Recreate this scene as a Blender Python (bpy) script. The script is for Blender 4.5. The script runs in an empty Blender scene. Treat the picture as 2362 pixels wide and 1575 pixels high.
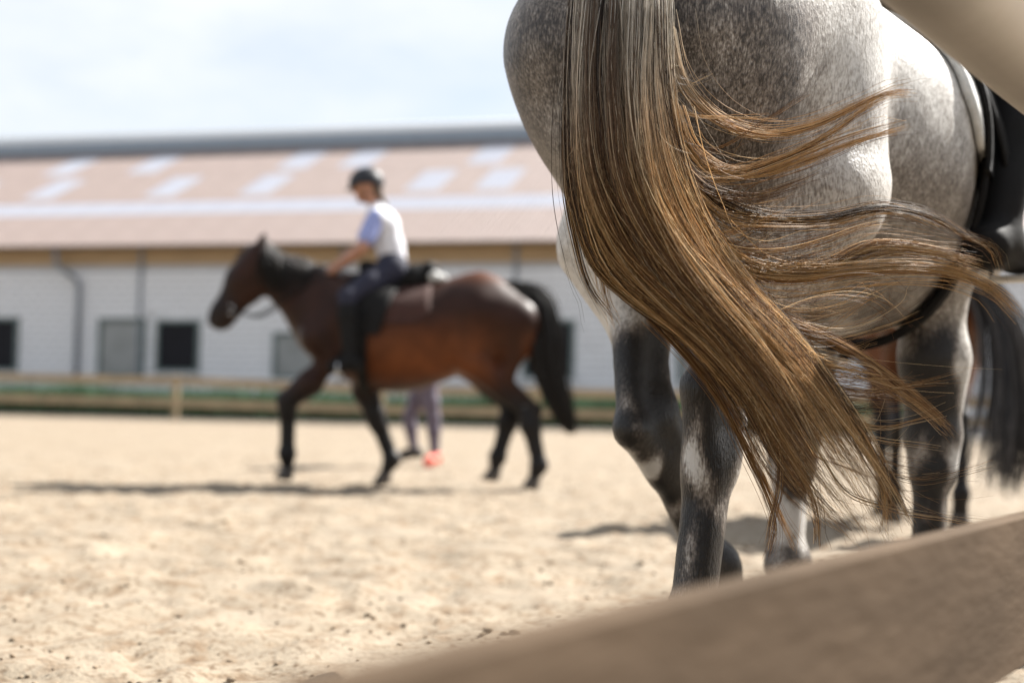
import bpy, math, random
import numpy as np
from mathutils import Matrix, Vector

# ------------------------------------------------------------------ scene, camera, light
S = bpy.context.scene
COL = S.collection
random.seed(7)
RNG = np.random.default_rng(7)

PW, PH, FPX = 2362.0, 1575.0, 3280.0          # photograph size, focal length in its pixels (50 mm)
CAM_Z = 0.62
PITCH, ROLL = math.radians(2.63), math.radians(1.24)
cam_data = bpy.data.cameras.new('camera')
cam_data.sensor_width = 36.0
cam_data.lens = 36.0 * FPX / PW
cam_data.clip_start, cam_data.clip_end = 0.05, 2000.0
cam_data.dof.use_dof = True
cam_data.dof.focus_distance = 2.50
cam_data.dof.aperture_fstop = 2.1
cam = bpy.data.objects.new('camera', cam_data)
CAM_M = Matrix.Rotation(math.pi / 2 + PITCH, 4, 'X') @ Matrix.Rotation(ROLL, 4, 'Z')
cam.matrix_world = Matrix.Translation((0, 0, CAM_Z)) @ CAM_M
COL.objects.link(cam)
S.camera = cam
CM3 = np.array(CAM_M.to_3x3())

SUN_AZ, SUN_EL = math.radians(37), math.radians(43)   # azimuth from +X towards +Y
sun_dir = Vector((math.cos(SUN_AZ) * math.cos(SUN_EL), math.sin(SUN_AZ) * math.cos(SUN_EL), math.sin(SUN_EL)))
sd = bpy.data.lights.new('sun', 'SUN')
sd.energy, sd.angle, sd.color = 5.0, math.radians(0.53), (1.0, 0.965, 0.91)
sun = bpy.data.objects.new('sun', sd)
sun.rotation_euler = sun_dir.to_track_quat('Z', 'Y').to_euler()
COL.objects.link(sun)

world = bpy.data.worlds.new('World')
S.world = world
world.use_nodes = True
wn, wl = world.node_tree.nodes, world.node_tree.links
wn.clear()
w_out = wn.new('ShaderNodeOutputWorld')
bg = wn.new('ShaderNodeBackground')
sky = wn.new('ShaderNodeTexSky')
sky.sky_type = 'NISHITA'
sky.sun_disc = False
sky.sun_elevation = SUN_EL
sky.sun_rotation = math.pi / 2 - SUN_AZ
sky.dust_density = 1.6
tc = wn.new('ShaderNodeTexCoord')
mp = wn.new('ShaderNodeMapping')
mp.inputs['Scale'].default_value = (1.0, 1.0, 2.6)
mp.inputs['Location'].default_value = (0.35, 0.2, 0.1)
nz = wn.new('ShaderNodeTexNoise')
nz.inputs['Scale'].default_value = 4.2
nz.inputs['Detail'].default_value = 6.0
nz.inputs['Roughness'].default_value = 0.55
rp = wn.new('ShaderNodeValToRGB')
rp.color_ramp.elements[0].position, rp.color_ramp.elements[0].color = 0.36, (0.50, 0.50, 0.50, 1)
rp.color_ramp.elements[1].position, rp.color_ramp.elements[1].color = 0.66, (1, 1, 1, 1)
mx = wn.new('ShaderNodeMixRGB')
mx.inputs['Color2'].default_value = (6.0, 6.25, 6.55, 1)
wl.new(tc.outputs['Generated'], mp.inputs['Vector'])
wl.new(mp.outputs['Vector'], nz.inputs['Vector'])
wl.new(nz.outputs['Fac'], rp.inputs['Fac'])
wl.new(rp.outputs['Color'], mx.inputs['Fac'])
wl.new(sky.outputs['Color'], mx.inputs['Color1'])
wl.new(mx.outputs['Color'], bg.inputs['Color'])
bg.inputs['Strength'].default_value = 0.052
wl.new(bg.outputs['Background'], w_out.inputs['Surface'])

S.view_settings.view_transform = 'Standard'
S.view_settings.look = 'None'
S.view_settings.gamma = 1.0
S.view_settings.exposure = 1.66
S.cycles.use_denoising = True
S.cycles.max_bounces = 6
S.cycles.transparent_max_bounces = 8

# ------------------------------------------------------------------ helpers
def at(x, y, Y):
    """point at depth Y seen at photograph pixel (x, y)"""
    d = CM3 @ np.array([(x - PW / 2) / FPX, -(y - PH / 2) / FPX, -1.0])
    return np.array([0, 0, CAM_Z]) + d * (Y / d[1])

def nd(m, t, **kw):
    n = m.node_tree.nodes.new(t)
    for k, v in kw.items():
        n.inputs[k.replace('_', ' ')].default_value = v
    return n

def mat(name, col=(0.5, 0.5, 0.5), rough=0.7, metal=0.0, spec=0.4, var=0.15, scale=20.0, bump=0.0, bscale=60.0,
        attr=None, stretch=(1, 1, 1), transl=0.0, sheen=0.0, dark=None):
    m = bpy.data.materials.new(name)
    m.use_nodes = True
    nt = m.node_tree
    b = nt.nodes['Principled BSDF']
    b.inputs['Roughness'].default_value = rough
    b.inputs['Metallic'].default_value = metal
    b.inputs['Specular IOR Level'].default_value = spec
    b.inputs['Sheen Weight'].default_value = sheen
    t = nt.nodes.new('ShaderNodeTexCoord')
    mpn = nt.nodes.new('ShaderNodeMapping')
    mpn.inputs['Scale'].default_value = stretch
    nt.links.new(t.outputs['Object'], mpn.inputs['Vector'])
    n = nt.nodes.new('ShaderNodeTexNoise')
    n.inputs['Scale'].default_value = scale
    n.inputs['Detail'].default_value = 4.0
    nt.links.new(mpn.outputs['Vector'], n.inputs['Vector'])
    mr = nt.nodes.new('ShaderNodeMapRange')
    mr.inputs['From Min'].default_value = 0.3
    mr.inputs['From Max'].default_value = 0.7
    mr.inputs['To Min'].default_value = 1.0 - var
    mr.inputs['To Max'].default_value = 1.0 + var
    nt.links.new(n.outputs['Fac'], mr.inputs['Value'])
    mul = nt.nodes.new('ShaderNodeVectorMath')
    mul.operation = 'SCALE'
    if attr:
        a = nt.nodes.new('ShaderNodeAttribute')
        a.attribute_name = attr
        nt.links.new(a.outputs['Color'], mul.inputs[0])
    else:
        mul.inputs[0].default_value = col
    nt.links.new(mr.outputs['Result'], mul.inputs['Scale'])
    nt.links.new(mul.outputs['Vector'], b.inputs['Base Color'])
    if bump > 0:
        n2 = nt.nodes.new('ShaderNodeTexNoise')
        n2.inputs['Scale'].default_value = bscale
        n2.inputs['Detail'].default_value = 3.0
        nt.links.new(mpn.outputs['Vector'], n2.inputs['Vector'])
        bp = nt.nodes.new('ShaderNodeBump')
        bp.inputs['Strength'].default_value = bump
        bp.inputs['Distance'].default_value = 0.01
        nt.links.new(n2.outputs['Fac'], bp.inputs['Height'])
        nt.links.new(bp.outputs['Normal'], b.inputs['Normal'])
    if transl > 0:
        tr = nt.nodes.new('ShaderNodeBsdfTranslucent')
        nt.links.new(mul.outputs['Vector'], tr.inputs['Color'])
        ms = nt.nodes.new('ShaderNodeMixShader')
        ms.inputs['Fac'].default_value = transl
        nt.links.new(b.outputs['BSDF'], ms.inputs[1])
        nt.links.new(tr.outputs['BSDF'], ms.inputs[2])
        nt.links.new(ms.outputs['Shader'], nt.nodes['Material Output'].inputs['Surface'])
    return m

def tag(o, label=None, cat=None, group=None, kind=None):
    for k, v in (('label', label), ('category', cat), ('group', group), ('kind', kind)):
        if v:
            o[k] = v
    return o

def empty(name, loc=(0, 0, 0), rz=0.0):
    o = bpy.data.objects.new(name, None)
    o.empty_display_size = 0.1
    o.location = loc
    o.rotation_euler = (0, 0, rz)
    COL.objects.link(o)
    return o

def link(name, me, parent=None, world=False):
    o = bpy.data.objects.new(name, me)
    COL.objects.link(o)
    if parent is not None:
        o.parent = parent
        if world:
            o.matrix_parent_inverse = (Matrix.Translation(parent.location) @ parent.rotation_euler.to_matrix().to_4x4()).inverted()
    return o

def mesh(name, V, faces, m=None, smooth=False, col=None):
    """faces: list of lists, or an int array (n, 3|4)"""
    me = bpy.data.meshes.new(name)
    V = np.asarray(V, dtype=np.float32)
    if isinstance(faces, np.ndarray):
        k = faces.shape[1]
        me.vertices.add(len(V))
        me.vertices.foreach_set('co', V.ravel())
        me.loops.add(faces.size)
        me.loops.foreach_set('vertex_index', faces.astype(np.int32).ravel())
        me.polygons.add(len(faces))
        me.polygons.foreach_set('loop_start', np.arange(0, faces.size, k, dtype=np.int32))
        me.polygons.foreach_set('loop_total', np.full(len(faces), k, dtype=np.int32))
        me.update(calc_edges=True)
    else:
        me.from_pydata([tuple(map(float, v)) for v in V], [], [list(f) for f in faces])
        me.update()
    if smooth:
        me.polygons.foreach_set('use_smooth', np.ones(len(me.polygons), dtype=bool))
    if col is not None:
        a = me.color_attributes.new('col', 'FLOAT_COLOR', 'POINT')
        c = np.ones((len(V), 4), dtype=np.float32)
        c[:, :3] = col
        a.data.foreach_set('color', c.ravel())
    if m:
        me.materials.append(m)
    return me

class MB:
    """collects simple shapes into one mesh"""
    def __init__(s):
        s.v, s.f = [], []
    def add(s, V, F):
        o = len(s.v)
        s.v += [tuple(v) for v in V]
        s.f += [[i + o for i in f] for f in F]
        return s
    def box(s, c, d, bev=0.0, M=None):
        """centre, full size, small chamfer"""
        c, h = np.array(c, float), np.array(d, float) / 2
        b = min(bev, h.min() * 0.45)
        if b <= 0:
            V = [(x, y, z) for x in (-1, 1) for y in (-1, 1) for z in (-1, 1)]
            V = [np.array(v) * h for v in V]
            F = [(0, 1, 3, 2), (4, 6, 7, 5), (0, 4, 5, 1), (2, 3, 7, 6), (0, 2, 6, 4), (1, 5, 7, 3)]
        else:
            V, idx = [], {}
            for x in (-1, 1):
                for y in (-1, 1):
                    for z in (-1, 1):
                        for a in range(3):
                            p = np.array((x, y, z)) * (h - b)
                            p[a] = (x, y, z)[a] * h[a]
                            idx[(x, y, z, a)] = len(V)
                            V.append(p)
            F = []
            for a in range(3):
                u, w = (a + 1) % 3, (a + 2) % 3
                for sg in (-1, 1):
                    q = []
                    for su, sw in ((-1, -1), (1, -1), (1, 1), (-1, 1)):
                        k = [0, 0, 0]; k[a] = sg; k[u] = su; k[w] = sw
                        q.append(idx[(*k, a)])
                    F.append(q if sg > 0 else q[::-1])
            for a in range(3):
                u, w = (a + 1) % 3, (a + 2) % 3
                for su in (-1, 1):
                    for sw in (-1, 1):
                        k0 = [0, 0, 0]; k0[u] = su; k0[w] = sw
                        k1 = list(k0); k0[a] = -1; k1[a] = 1
                        F.append([idx[(*k0, u)], idx[(*k1, u)], idx[(*k1, w)], idx[(*k0, w)]])
            for x in (-1, 1):
                for y in (-1, 1):
                    for z in (-1, 1):
                        F.append([idx[(x, y, z, a)] for a in range(3)])
        V = [v + c for v in V]
        if M is not None:
            V = [np.array(M @ Vector(v)) for v in V]
        return s.add(V, F)
    def tube(s, pts, r, n=8, cap=True):
        pts = [np.array(p, float) for p in pts]
        rr = r if hasattr(r, '__len__') else [r] * len(pts)
        V, F = [], []
        up = np.array((0.13, 0.21, 1.0))
        for i, p in enumerate(pts):
            t = pts[min(i + 1, len(pts) - 1)] - pts[max(i - 1, 0)]
            t = t / (np.linalg.norm(t) + 1e-9)
            ref = up if abs(np.dot(t, up / np.linalg.norm(up))) < 0.93 else np.array((1.0, 0.1, 0.0))
            a = np.cross(t, ref); a /= np.linalg.norm(a)
            b = np.cross(t, a)
            for k in range(n):
                w = 2 * math.pi * k / n
                V.append(p + rr[i] * (math.cos(w) * a + math.sin(w) * b))
        for i in range(len(pts) - 1):
            for k in range(n):
                F.append([i * n + k, i * n + (k + 1) % n, (i + 1) * n + (k + 1) % n, (i + 1) * n + k])
        if cap:
            F.append(list(range(n))[::-1]); F.append([(len(pts) - 1) * n + k for k in range(n)])
        return s.add(V, F)
    def build(s, name, m, parent=None, smooth=False, world=False):
        me = mesh(name, s.v, s.f, m, smooth)
        return link(name, me, parent, world)

def catmull(pts, n):
    """smooth resampling of a polyline of vectors to n points"""
    P = np.asarray(pts, float)
    if P.ndim == 1:
        P = P[:, None]
    d = np.r_[0, np.cumsum(np.maximum(np.linalg.norm(np.diff(P[:, :3], axis=0), axis=1), 1e-6))]
    return cub(d, P, np.linspace(0, d[-1], n))

def cub(x, Y, q):
    """monotone-ish cubic Hermite interpolation"""
    x = np.asarray(x, float); Y = np.asarray(Y, float)
    one = Y.ndim == 1
    if one:
        Y = Y[:, None]
    m = np.zeros_like(Y)
    dx = np.diff(x)[:, None]
    s = np.diff(Y, axis=0) / dx
    m[0], m[-1] = s[0], s[-1]
    if len(x) > 2:
        m[1:-1] = (s[:-1] * dx[1:] + s[1:] * dx[:-1]) / (dx[1:] + dx[:-1])
    q = np.clip(q, x[0], x[-1])
    i = np.clip(np.searchsorted(x, q, side='right') - 1, 0, len(x) - 2)
    h = dx[i]; t = ((q - x[i])[:, None]) / h
    r = (2 * t**3 - 3 * t**2 + 1) * Y[i] + (t**3 - 2 * t**2 + t) * h * m[i] + (-2 * t**3 + 3 * t**2) * Y[i + 1] + (t**3 - t**2) * h * m[i + 1]
    return r[:, 0] if one else r

# ---- implicit bodies: smooth union of tapered capsules, skinned with surface nets
class Body:
    def __init__(s):
        s.p = []
    def cap(s, a, b, ra, rb, k=0.05, sy=1.0):
        s.p.append(('c', np.array(a, float), np.array(b, float), ra, rb, k, sy))
        return s
    def ball(s, c, r, k=0.05, sy=1.0):
        return s.cap(c, np.array(c, float) + (0, 0, 1e-4), r, r, k, sy)
    def chain(s, pts, k=0.05, sy=1.0):
        """pts: (point, radius)"""
        for (a, ra), (b, rb) in zip(pts[:-1], pts[1:]):
            s.cap(a, b, ra, rb, k, sy)
        return s
    def fn(s, f, k=0.05):
        s.p.append(('f', f, k))
        return s
    def cut(s, c, r, k=0.02):
        s.p.append(('x', np.array(c, float), r, k))
        return s
    def __call__(s, P):
        d = np.full(len(P), 9.0)
        for p in s.p:
            if p[0] == 'c':
                _, a, b, ra, rb, k, sy = p
                mg = max(ra, rb) * max(1.0, sy) + k + 0.14
                sel = np.flatnonzero(((P > np.minimum(a, b) - mg) & (P < np.maximum(a, b) + mg)).all(1))
                if len(sel) == 0:
                    continue
                Q = P[sel]
                if sy != 1.0:
                    y0 = 0.5 * (a[1] + b[1])
                    Q[:, 1] = (Q[:, 1] - y0) / sy + y0
                    a = a.copy(); b = b.copy()
                    a[1] = (a[1] - y0) / sy + y0; b[1] = (b[1] - y0) / sy + y0
                ab = b - a
                t = np.clip(((Q - a) @ ab) / (ab @ ab + 1e-12), 0, 1)
                e = Q - a - t[:, None] * ab
                f = np.sqrt((e * e).sum(1)) - (ra + (rb - ra) * t)
                if sy < 1.0:
                    f = f * (0.5 + 0.5 * sy)
            elif p[0] == 'f':
                f, k = p[1](P), p[2]
            else:
                f = p[2] - np.linalg.norm(P - p[1], axis=1)
                k = p[3]
                h = np.clip(0.5 - 0.5 * (f - d) / k, 0, 1)
                d = f * (1 - h) + d * h + k * h * (1 - h)
                h = None
                continue
            if p[0] == 'c':
                e = d[sel]
                h = np.clip(0.5 + 0.5 * (f - e) / k, 0, 1)
                d[sel] = f * (1 - h) + e * h - k * h * (1 - h)
                continue
            h = np.clip(0.5 + 0.5 * (f - d) / k, 0, 1)
            d = f * (1 - h) + d * h - k * h * (1 - h)
        return d

def skin(sdf, lo, hi, h):
    """surface nets on a narrow band; returns V, quads"""
    lo = np.array(lo, float); hi = np.array(hi, float)
    nC = np.ceil((hi - lo) / (4 * h)).astype(int)
    n = nC * 4 + 1
    g = [lo[i] + 4 * h * np.arange(nC[i] + 1) for i in range(3)]
    G = np.stack(np.meshgrid(*g, indexing='ij'), -1).reshape(-1, 3)
    D = sdf(G).reshape(nC + 1)
    near = np.abs(D) < 4 * h * 2.1
    blk = np.zeros(nC, bool)
    for dx in (0, 1):
        for dy in (0, 1):
            for dz in (0, 1):
                blk |= near[dx:dx + nC[0], dy:dy + nC[1], dz:dz + nC[2]]
    fine = np.zeros(n, bool)
    rep = blk.repeat(4, 0).repeat(4, 1).repeat(4, 2)
    for dx in (0, 1):
        for dy in (0, 1):
            for dz in (0, 1):
                fine[dx:dx + 4 * nC[0], dy:dy + 4 * nC[1], dz:dz + 4 * nC[2]] |= rep
    Fv = D.repeat(4, 0).repeat(4, 1).repeat(4, 2)[:n[0], :n[1], :n[2]].astype(np.float64)
    I = np.argwhere(fine)
    Fv[fine] = sdf(lo + I * h)
    ins = Fv < 0
    c = n - 1
    cnt = np.zeros(c, np.int8)
    for dx in (0, 1):
        for dy in (0, 1):
            for dz in (0, 1):
                cnt += ins[dx:dx + c[0], dy:dy + c[1], dz:dz + c[2]]
    act = (cnt > 0) & (cnt < 8)
    A = np.argwhere(act)
    idx = -np.ones(c, np.int64)
    idx[act] = np.arange(len(A))
    acc = np.zeros((len(A), 3)); num = np.zeros(len(A))
    for ax in range(3):
        u, w = (ax + 1) % 3, (ax + 2) % 3
        for du in (0, 1):
            for dw in (0, 1):
                o = np.zeros(3, int); o[u] = du; o[w] = dw
                e = o.copy(); e[ax] = 1
                i0, i1 = A + o, A + e
                f0 = Fv[i0[:, 0], i0[:, 1], i0[:, 2]]; f1 = Fv[i1[:, 0], i1[:, 1], i1[:, 2]]
                cr = (f0 < 0) != (f1 < 0)
                t = np.where(cr, f0 / np.where(cr, f0 - f1, 1), 0)
                p = o + 0.0 * i0
                p[:, ax] += t
                acc[cr] += p[cr]; num[cr] += 1
    V = lo + (A + acc / num[:, None]) * h
    Q = []
    for ax in range(3):
        u, w = (ax + 1) % 3, (ax + 2) % 3
        s0 = [slice(None)] * 3; s1 = [slice(None)] * 3
        s0[ax] = slice(0, n[ax] - 1); s1[ax] = slice(1, n[ax])
        cr = ins[tuple(s0)] != ins[tuple(s1)]
        E = np.argwhere(cr)
        E = E[(E[:, u] > 0) & (E[:, w] > 0) & (E[:, u] < c[u]) & (E[:, w] < c[w])]
        du = np.zeros(3, int); du[u] = 1
        dw = np.zeros(3, int); dw[w] = 1
        q = np.stack([idx[tuple((E - du - dw).T)], idx[tuple((E - dw).T)], idx[tuple(E.T)], idx[tuple((E - du).T)]], 1)
        fl = ~ins[E[:, 0], E[:, 1], E[:, 2]]
        q[fl] = q[fl][:, ::-1]
        Q.append(q)
    Q = np.concatenate(Q)
    Q = Q[(Q >= 0).all(1)]
    return V, Q

def strands(name, L, R, C, m, parent=None, world=False, sides=3):
    """L (n, k, 3) polylines, R (n, k) radii, C (n, k, 3) colours -> one mesh of thin tubes"""
    n, k, _ = L.shape
    T = np.gradient(L, axis=1)
    T /= np.linalg.norm(T, axis=2, keepdims=True) + 1e-9
    ref = np.array((0.23, -0.9, 0.37))
    A = np.cross(T, ref); A /= np.linalg.norm(A, axis=2, keepdims=True) + 1e-9
    B = np.cross(T, A)
    w = np.arange(sides) * 2 * math.pi / sides
    V = L[:, :, None] + R[:, :, None, None] * (np.cos(w)[:, None] * A[:, :, None] + np.sin(w)[:, None] * B[:, :, None])
    i = np.arange(n)[:, None, None] * k * sides + np.arange(k - 1)[None, :, None] * sides
    j = np.arange(sides)[None, None, :]; j2 = (j + 1) % sides
    Fq = np.stack([i + j, i + j2, i + sides + j2, i + sides + j], -1).reshape(-1, 4)
    Cc = np.repeat(C[:, :, None, :], sides, 2).reshape(-1, 3)
    me = mesh(name, V.reshape(-1, 3), Fq, m, True, Cc)
    return link(name, me, parent, world)

# ------------------------------------------------------------------ horses
TX = np.array([-.84, -.80, -.72, -.60, -.46, -.30, -.10, .10, .30, .44, .56, .64, .69])
TT = np.array([1.20, 1.36, 1.475, 1.555, 1.60, 1.575, 1.52, 1.505, 1.575, 1.56, 1.40, 1.26, 1.14])
TB = np.array([1.10, 1.02, 0.98, 0.96, 0.93, 0.865, 0.795, 0.765, 0.775, 0.835, 0.92, 0.99, 1.06])
TW = np.array([0.04, 0.15, 0.235, 0.285, 0.298, 0.290, 0.335, 0.350, 0.295, 0.245, 0.195, 0.14, 0.05])

class Horse:
    def __init__(s, loc, heading, scale, sx=1.0, bend=0.0, wide=1.0, lt=1.0, deep=0.0, hs=1.0, croup=0.0):
        s.lt, s.deep, s.hs, s.croup = lt, deep, hs, croup
        s.loc, s.rz, s.s, s.sx, s.k, s.wide = np.array(loc, float), math.pi / 2 - math.radians(heading), scale, sx, bend, wide
    def dep(s, V):
        """rest pose -> object space (lateral bend along the spine, then scale)"""
        V = np.asarray(V, float) * s.s
        if abs(s.k) > 1e-6:
            a = s.k * V[:, 0]
            x = np.sin(a) / s.k - V[:, 1] * np.sin(a)
            y = (1 - np.cos(a)) / s.k + V[:, 1] * np.cos(a)
            V = np.stack([x, y, V[:, 2]], 1)
        return V
    def world(s, V):
        V = s.dep(np.atleast_2d(V))
        c, n = math.cos(s.rz), math.sin(s.rz)
        return np.stack([c * V[:, 0] - n * V[:, 1] + s.loc[0], n * V[:, 0] + c * V[:, 1] + s.loc[1], V[:, 2] + s.loc[2]], 1)
    def torso(s, P):
        x = P[:, 0] / s.sx
        tp, bt, w = cub(TX, TT, x), cub(TX, TB, x), cub(TX, TW, x) * s.wide
        tp = tp + s.croup * np.exp(-((x + .42) / .2)**2)
        bar = np.exp(-((x - .0) / .34)**2)
        bt = bt - s.deep * bar
        c = bt + (tp - bt) * (0.46 + 0.14 * bar)
        lowr = P[:, 2] < c
        hh = np.where(lowr, c - bt, tp - c)
        ex = np.where(lowr, 2.15 - .25 * bar, 2.15)
        q = (np.abs(P[:, 1] / w)**ex + np.abs((P[:, 2] - c) / hh)**ex)**(1 / ex)
        d = (q - 1) * np.minimum(w, hh) * 0.92
        o = np.maximum(np.maximum(TX[0] - x, x - TX[-1]), 0) * s.sx
        return np.where(o > 0, np.sqrt(np.maximum(d, 0)**2 + o**2), d)
    def build_sdf(s, legs, neck):
        B = Body()
        sx, lt = s.sx, s.lt
        B.fn(s.torso, 0.06)
        for sg, key in ((1, 'LH'), (-1, 'RH')):
            st, hk, ft, cr = [np.array(p, float) for p in legs[key]]
            y = sg * 0.135 * s.wide
            hip = np.array((-.44 * sx, y, 1.33))
            B.cap(hip, (-.66 * sx, sg * .13, 1.27), 0.165, 0.155, 0.08)
            B.cap(hip + (0.04, 0.02 * sg, -.02), st + (0.0, 0, 0.03), 0.175, 0.125, 0.09)
            tri = np.array((-.705 * sx, sg * .115 * s.wide, 1.26))
            low = st * 0.45 + hk * 0.55
            gb = low + (-.045, 0, 0.12)
            B.cap(tri, gb, 0.150, 0.058, 0.07)
            B.cap(st + (-.06, 0, -.03), low, 0.122, 0.060, 0.06)
            d = hk - low
            B.cap(low, hk + (0.012, 0, 0.03), 0.060, 0.042, 0.04, .85)
            back = np.array((-1.0, 0, 0)); sh = (ft - hk) / np.linalg.norm(ft - hk)
            back = back - sh * (back @ sh); back /= np.linalg.norm(back)
            poh = hk + back * (0.068 + .018 * (lt > 1.15)) - sh * 0.030
            B.cap(gb + (-.01, 0, -.05), poh, 0.040, 0.022 * lt, 0.035)           # tendon to the point of hock
            B.cap(poh, hk + back * 0.050 + sh * 0.12, 0.027 * lt, 0.022 * lt, 0.03)
            B.cut(hk * .70 + low * .30 + back * .040, 0.020, 0.02)
            B.cap(hk + sh * .01, hk + sh * 0.085, 0.050 + .010 * (lt > 1.15), 0.043 * lt, 0.03, 0.88)
            B.cap(hk + sh * 0.07, ft, 0.034 * lt, 0.031 * lt, 0.03, 0.85)
            B.cap(hk + sh * 0.08 + back * 0.032 * lt, ft + back * 0.022, 0.021 * lt, 0.023 * lt, 0.03)
            s.foot(B, ft, cr, back)
        for sg, key in ((1, 'LF'), (-1, 'RF')):
            el, kn, ft, cr = [np.array(p, float) for p in legs[key]]
            y = sg * 0.15
            B.cap((.34 * sx, sg * .12, 1.42), (.56 * sx, sg * .15, 1.12), 0.115, 0.125, 0.07)
            B.cap((.56 * sx, sg * .15, 1.10), el + (0.01, 0, .06), 0.125, 0.105, 0.07)
            mid = el * 0.5 + kn * 0.5
            B.cap(el + (0, 0, 0.04), mid, 0.098, 0.070, 0.05, 0.9)
            B.cap(mid, kn + (0, 0, 0.03), 0.068 * lt, 0.045 * lt, 0.04)
            sh = (ft - kn) / np.linalg.norm(ft - kn)
            back = np.array((-1.0, 0, 0)); back = back - sh * (back @ sh); back /= np.linalg.norm(back)
            B.cap(kn - sh * 0.03, kn + sh * 0.045, 0.053 * lt, 0.046 * lt, 0.025)
            B.ball(kn + back * 0.045, 0.022, 0.025)
            B.cap(kn + sh * 0.04, ft, 0.035 * lt, 0.032 * lt, 0.03, 0.85)
            B.cap(kn + sh * 0.05 + back * 0.034, ft + back * 0.022, 0.020 * lt, 0.022 * lt, 0.03)
            s.foot(B, ft, cr, back)
        if s.lt == 1.3:
            B.cap((-.79 * sx, 0, 1.46), (-.90 * sx, 0, 1.40), 0.060, 0.040, 0.05)      # dock of the tail
        # neck and head
        poll, nose = np.array(neck[0], float), np.array(neck[1], float)
        b0 = np.array((.42 * sx, 0, 1.27)); b1 = np.array((.50 * sx, 0, 1.32))
        m = b1 * 0.5 + poll * 0.5 + np.array((-.01, 0, -.03))
        nk = 1 + .5 * (s.hs - 1)
        B.cap(b0, b1 + (.05, 0, 0), 0.27 * nk, 0.235 * nk, 0.08, 0.75)
        B.cap(b1 + (.05, 0, 0.02), m, 0.225 * nk, 0.165 * nk, 0.08, 0.62)
        B.cap(m, poll + (-.02, 0, -.09), 0.165 * nk, 0.115 * nk, 0.07, 0.60)
        hd = (nose - poll); hl = np.linalg.norm(hd); hd /= hl
        pv = np.array((-hd[2], 0, hd[0]))                  # towards the forehead side
        if pv[0] < 0: pv = -pv
        q = s.hs
        B.cap(poll + hd * 0.03 - pv * .03, poll + hd * 0.24, 0.098 * q, 0.092 * q, 0.05, 0.86)
        B.cap(poll + hd * 0.16 - pv * .075 * q, poll + hd * 0.28 - pv * .06 * q, 0.088 * q, 0.070 * q, 0.05, 0.72)
        B.cap(poll + hd * 0.24, nose - hd * 0.11, 0.086 * q, 0.062 * q, 0.05, 0.72)
        B.cap(poll + hd * 0.28 - pv * .055 * q, nose - hd * 0.06 - pv * .035 * q, 0.055 * q, 0.045 * q, 0.05, 0.85)
        B.cap(nose - hd * 0.10, nose - hd * 0.045, 0.066 * q, 0.060 * q, 0.04, 0.85)
        for sg in (-1, 1):
            B.ball(poll + hd * 0.19 + pv * 0.045 + np.array((0, sg * 0.072, 0)), 0.03, 0.03)
            e0 = poll + np.array((-.0, sg * 0.05, 0.035)) + pv * 0.0
            e1 = e0 - hd * 0.13 + pv * 0.02 + np.array((0, sg * 0.02, 0))
            B.cap(e0, e0 * .5 + e1 * .5, 0.026, 0.03, 0.025)
            B.cap(e0 * .5 + e1 * .5, e1, 0.03, 0.008, 0.02)
            B.cut(nose - hd * 0.04 + pv * 0.035 + np.array((0, sg * 0.052, 0)), 0.016, 0.012)
        s.sdf = B
        s.poll, s.nose, s.hd, s.pv = poll, nose, hd, pv
        return B
    def foot(s, B, ft, cr, back):
        B.ball(ft + back * 0.006, 0.041 * s.lt, 0.03)
        B.ball(ft + back * 0.03 + (0, 0, -.005), 0.024, 0.03)
        B.cap(ft, cr, 0.036 * s.lt, 0.044, 0.03)

    def radial(s, x, th, off, zc=1.15, cap=0.9):
        """surface point of the trunk at station x and angle th from straight up"""
        x = np.atleast_1d(x); th = np.atleast_1d(th)
        d = np.stack([0 * x, np.sin(th), np.cos(th)], 1)
        o = np.stack([x, 0 * x, 0 * x + zc], 1)
        a, b = np.full(len(x), 0.02), np.full(len(x), cap)
        for _ in range(22):
            m = (a + b) / 2
            v = s.torso(o + d * m[:, None]) < off
            a, b = np.where(v, m, a), np.where(v, b, m)
        return o + d * a[:, None]
    def patch(s, xs, ths, off, thick):
        """curved sheet that lies on the trunk: xs(i), ths(i, j) arrays"""
        n, k = ths.shape
        X = np.broadcast_to(xs if xs.ndim == 2 else xs[:, None], (n, k)).ravel()
        outer = s.dep(s.radial(X, ths.ravel(), off + thick))
        inner = s.dep(s.radial(X, ths.ravel(), off))
        V = np.concatenate([outer, inner]); N = n * k
        F = []
        g = lambda i, j, q: q * N + i * k + j
        for i in range(n - 1):
            for j in range(k - 1):
                F.append([g(i, j, 0), g(i + 1, j, 0), g(i + 1, j + 1, 0), g(i, j + 1, 0)])
                F.append([g(i, j, 1), g(i, j + 1, 1), g(i + 1, j + 1, 1), g(i + 1, j, 1)])
        for i in range(n - 1):
            for j in (0, k - 1):
                F.append([g(i, j, 0), g(i, j, 1), g(i + 1, j, 1), g(i + 1, j, 0)])
        for j in range(k - 1):
            for i in (0, n - 1):
                F.append([g(i, j, 0), g(i, j + 1, 0), g(i, j + 1, 1), g(i, j, 1)])
        return V, F

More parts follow.
